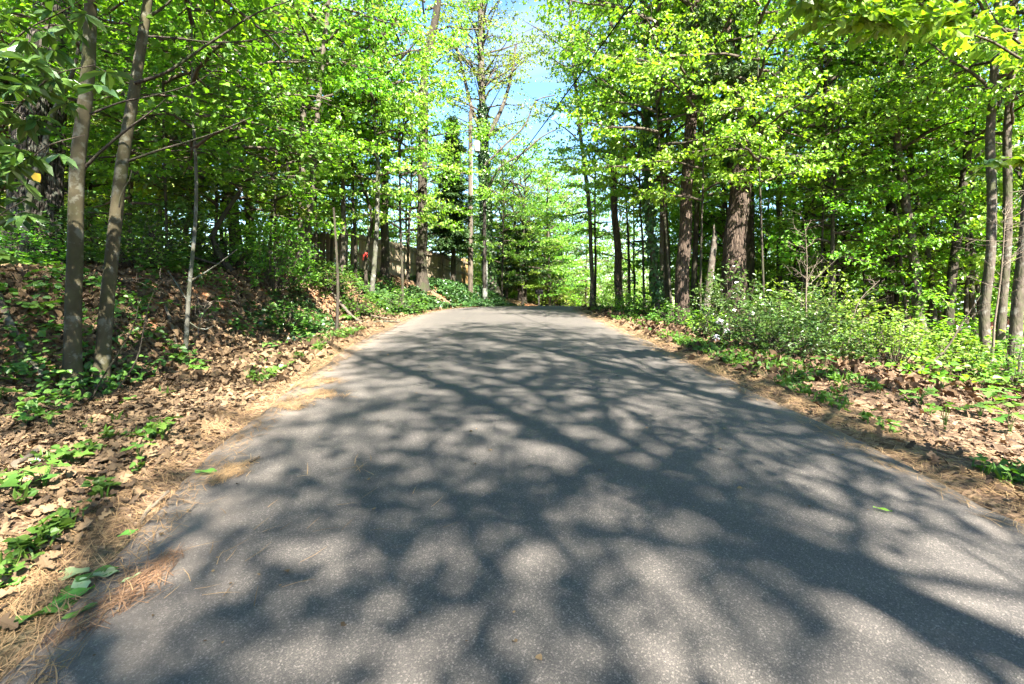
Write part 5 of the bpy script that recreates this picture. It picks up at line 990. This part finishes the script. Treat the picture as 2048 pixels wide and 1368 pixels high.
for k, a_ in enumerate([('big bright green leaf lying across the near left road edge', 98, 1193, .55, .25, .17, 'leaf_fresh'), ('dark green leaf beside the big bright one', 148, 1180, .8, .16, .2, 'leaf_fresh'), ('narrow dark green leaf at the bottom left corner of the straw', 30, 1228, .75, .2, .12, 'leaf_fresh'),
    ('curled pale leaf on top of the torn green pile', 140, 1128, .3, .17, .28, 'leaf_pale'), ('pale upturned leaf in the middle of the torn green pile', 162, 1160, -.6, .13, .3, 'leaf_pale'), ('green leaf left in the torn green pile', 130, 1158, 1.5, .12, .3, 'leaf_fresh'), ('green leaf at the right of the torn green pile', 195, 1140, .6, .18, .25, 'leaf_fresh'),
    ('pale leaf at the right end of torn green pile', 212, 1138, .2, .12, .3, 'leaf_pale'), ('round green leaf left of the torn green pile', 28, 1158, 1.0, .09, .42, 'leaf_fresh'), ('pale long leaf on the litter left of the green pile', 46, 1135, .9, .15, .2, 'leaf_pale'), ('small pale leaf lying on the straw streak', 262, 1150, 1.0, .09, .16, 'leaf_pale'),
    ('small green leaf lying on the straw streak', 160, 1215, .9, .13, .16, 'leaf_fresh'), ('green leaf on asphalt beside the narrow straw drift', 412, 938, .1, .16, .22, 'leaf_fresh'), ('small yellow-green leaf sliver in the middle of the right lane', 1765, 1019, -.6, .10, .10, 'leaf_yellow'), ('green leaf at the straw above the pile', 256, 1058, .8, .1, .3, 'leaf_fresh')]): fresh(*a_, k)
M['paper'] = plain_mat('white_paper', (.6, .6, .6), (.75, .75, .76), 8, .7, .3, .01)
b = G(72, 3.98); r = np.random.default_rng(3); mb = MB(); gxx, gyy = np.meshgrid(np.linspace(-.04, .04, 6), np.linspace(-.03, .03, 5)); mb.add(np.stack([gxx, gyy, .045 + r.normal(0, .012, gxx.shape)], -1).reshape(-1, 3), [[a_ * 6 + q, a_ * 6 + q + 1, a_ * 6 + q + 7, a_ * 6 + q + 6] for a_ in range(4) for q in range(5)])
tag(obj('paper_scrap', mb.mesh('paper_scrap', False), M['paper'], loc=b), 'crumpled white scrap beside the thick broken stick', 'paper')
r = np.random.default_rng(12); mb = MB(); n_ = 190; y = 1.8 + 18 * r.random(n_) ** 1.5; u = np.where(r.random(n_) < .6, r.beta(1, 6, n_), np.where(r.random(n_) < .6, 1 - r.beta(1, 7, n_), r.random(n_))); x = road_l(y) + (road_r(y) - road_l(y)) * u
a = r.uniform(0, 6.28, n_); add_leaves(mb, np.stack([x, y, surf(x, y) + .004], 1), np.stack([np.cos(a), np.sin(a), r.normal(.05, .1, n_)], 1), r.normal(0, .25, (n_, 3)) + [0, 0, 1], r.uniform(.01, .04, n_), r.random(n_), LEAF)
tag(obj('road_debris', mb.mesh('road_debris', False), M['leaf_dry']), 'small leaf bits scattered over the asphalt', 'leaf bits', kind='stuff')
# pine needle tufts on the thickest pine
pn = next(o_ for o_ in bpy.data.objects if o_.get('label', '').startswith('thickest pine')); b = np.array(pn.location); mb, wm = MB(), MB(); r = np.random.default_rng(77)
for px, py, s_ in [(1400, 150, .5), (1425, 158, .6), (1450, 160, .6), (1475, 150, .6), (1500, 145, .5), (1415, 45, .6), (1395, 40, .5), (1460, 8, .6), (1530, 150, .5)]:
    c = P(px, py, 12.6) - b; wm.tube([P(1468, py + 30, 13.8) - b, (c + P(1468, py + 30, 13.8) - b) / 2 + [0, 0, .1], c], [.02, .012, .006], 5)
    for q in range(7):
        cc = c + r.normal(0, .22, 3) * [1.4, 1, .6]; n_ = 60; dd = nrm(r.normal(0, 1, (n_, 3)) + [0, 0, .25]); add_leaves(mb, np.repeat(cc[None], n_, 0), dd, r.normal(0, 1, (n_, 3)), r.uniform(.13, .22, n_), r.random(n_), LANCE, .16)
obj('needle_tufts', mb.mesh('needle_tufts', False), M['leaf_pine'], pn); obj('branch', wm.mesh('branch'), M['bark_twig'], pn)
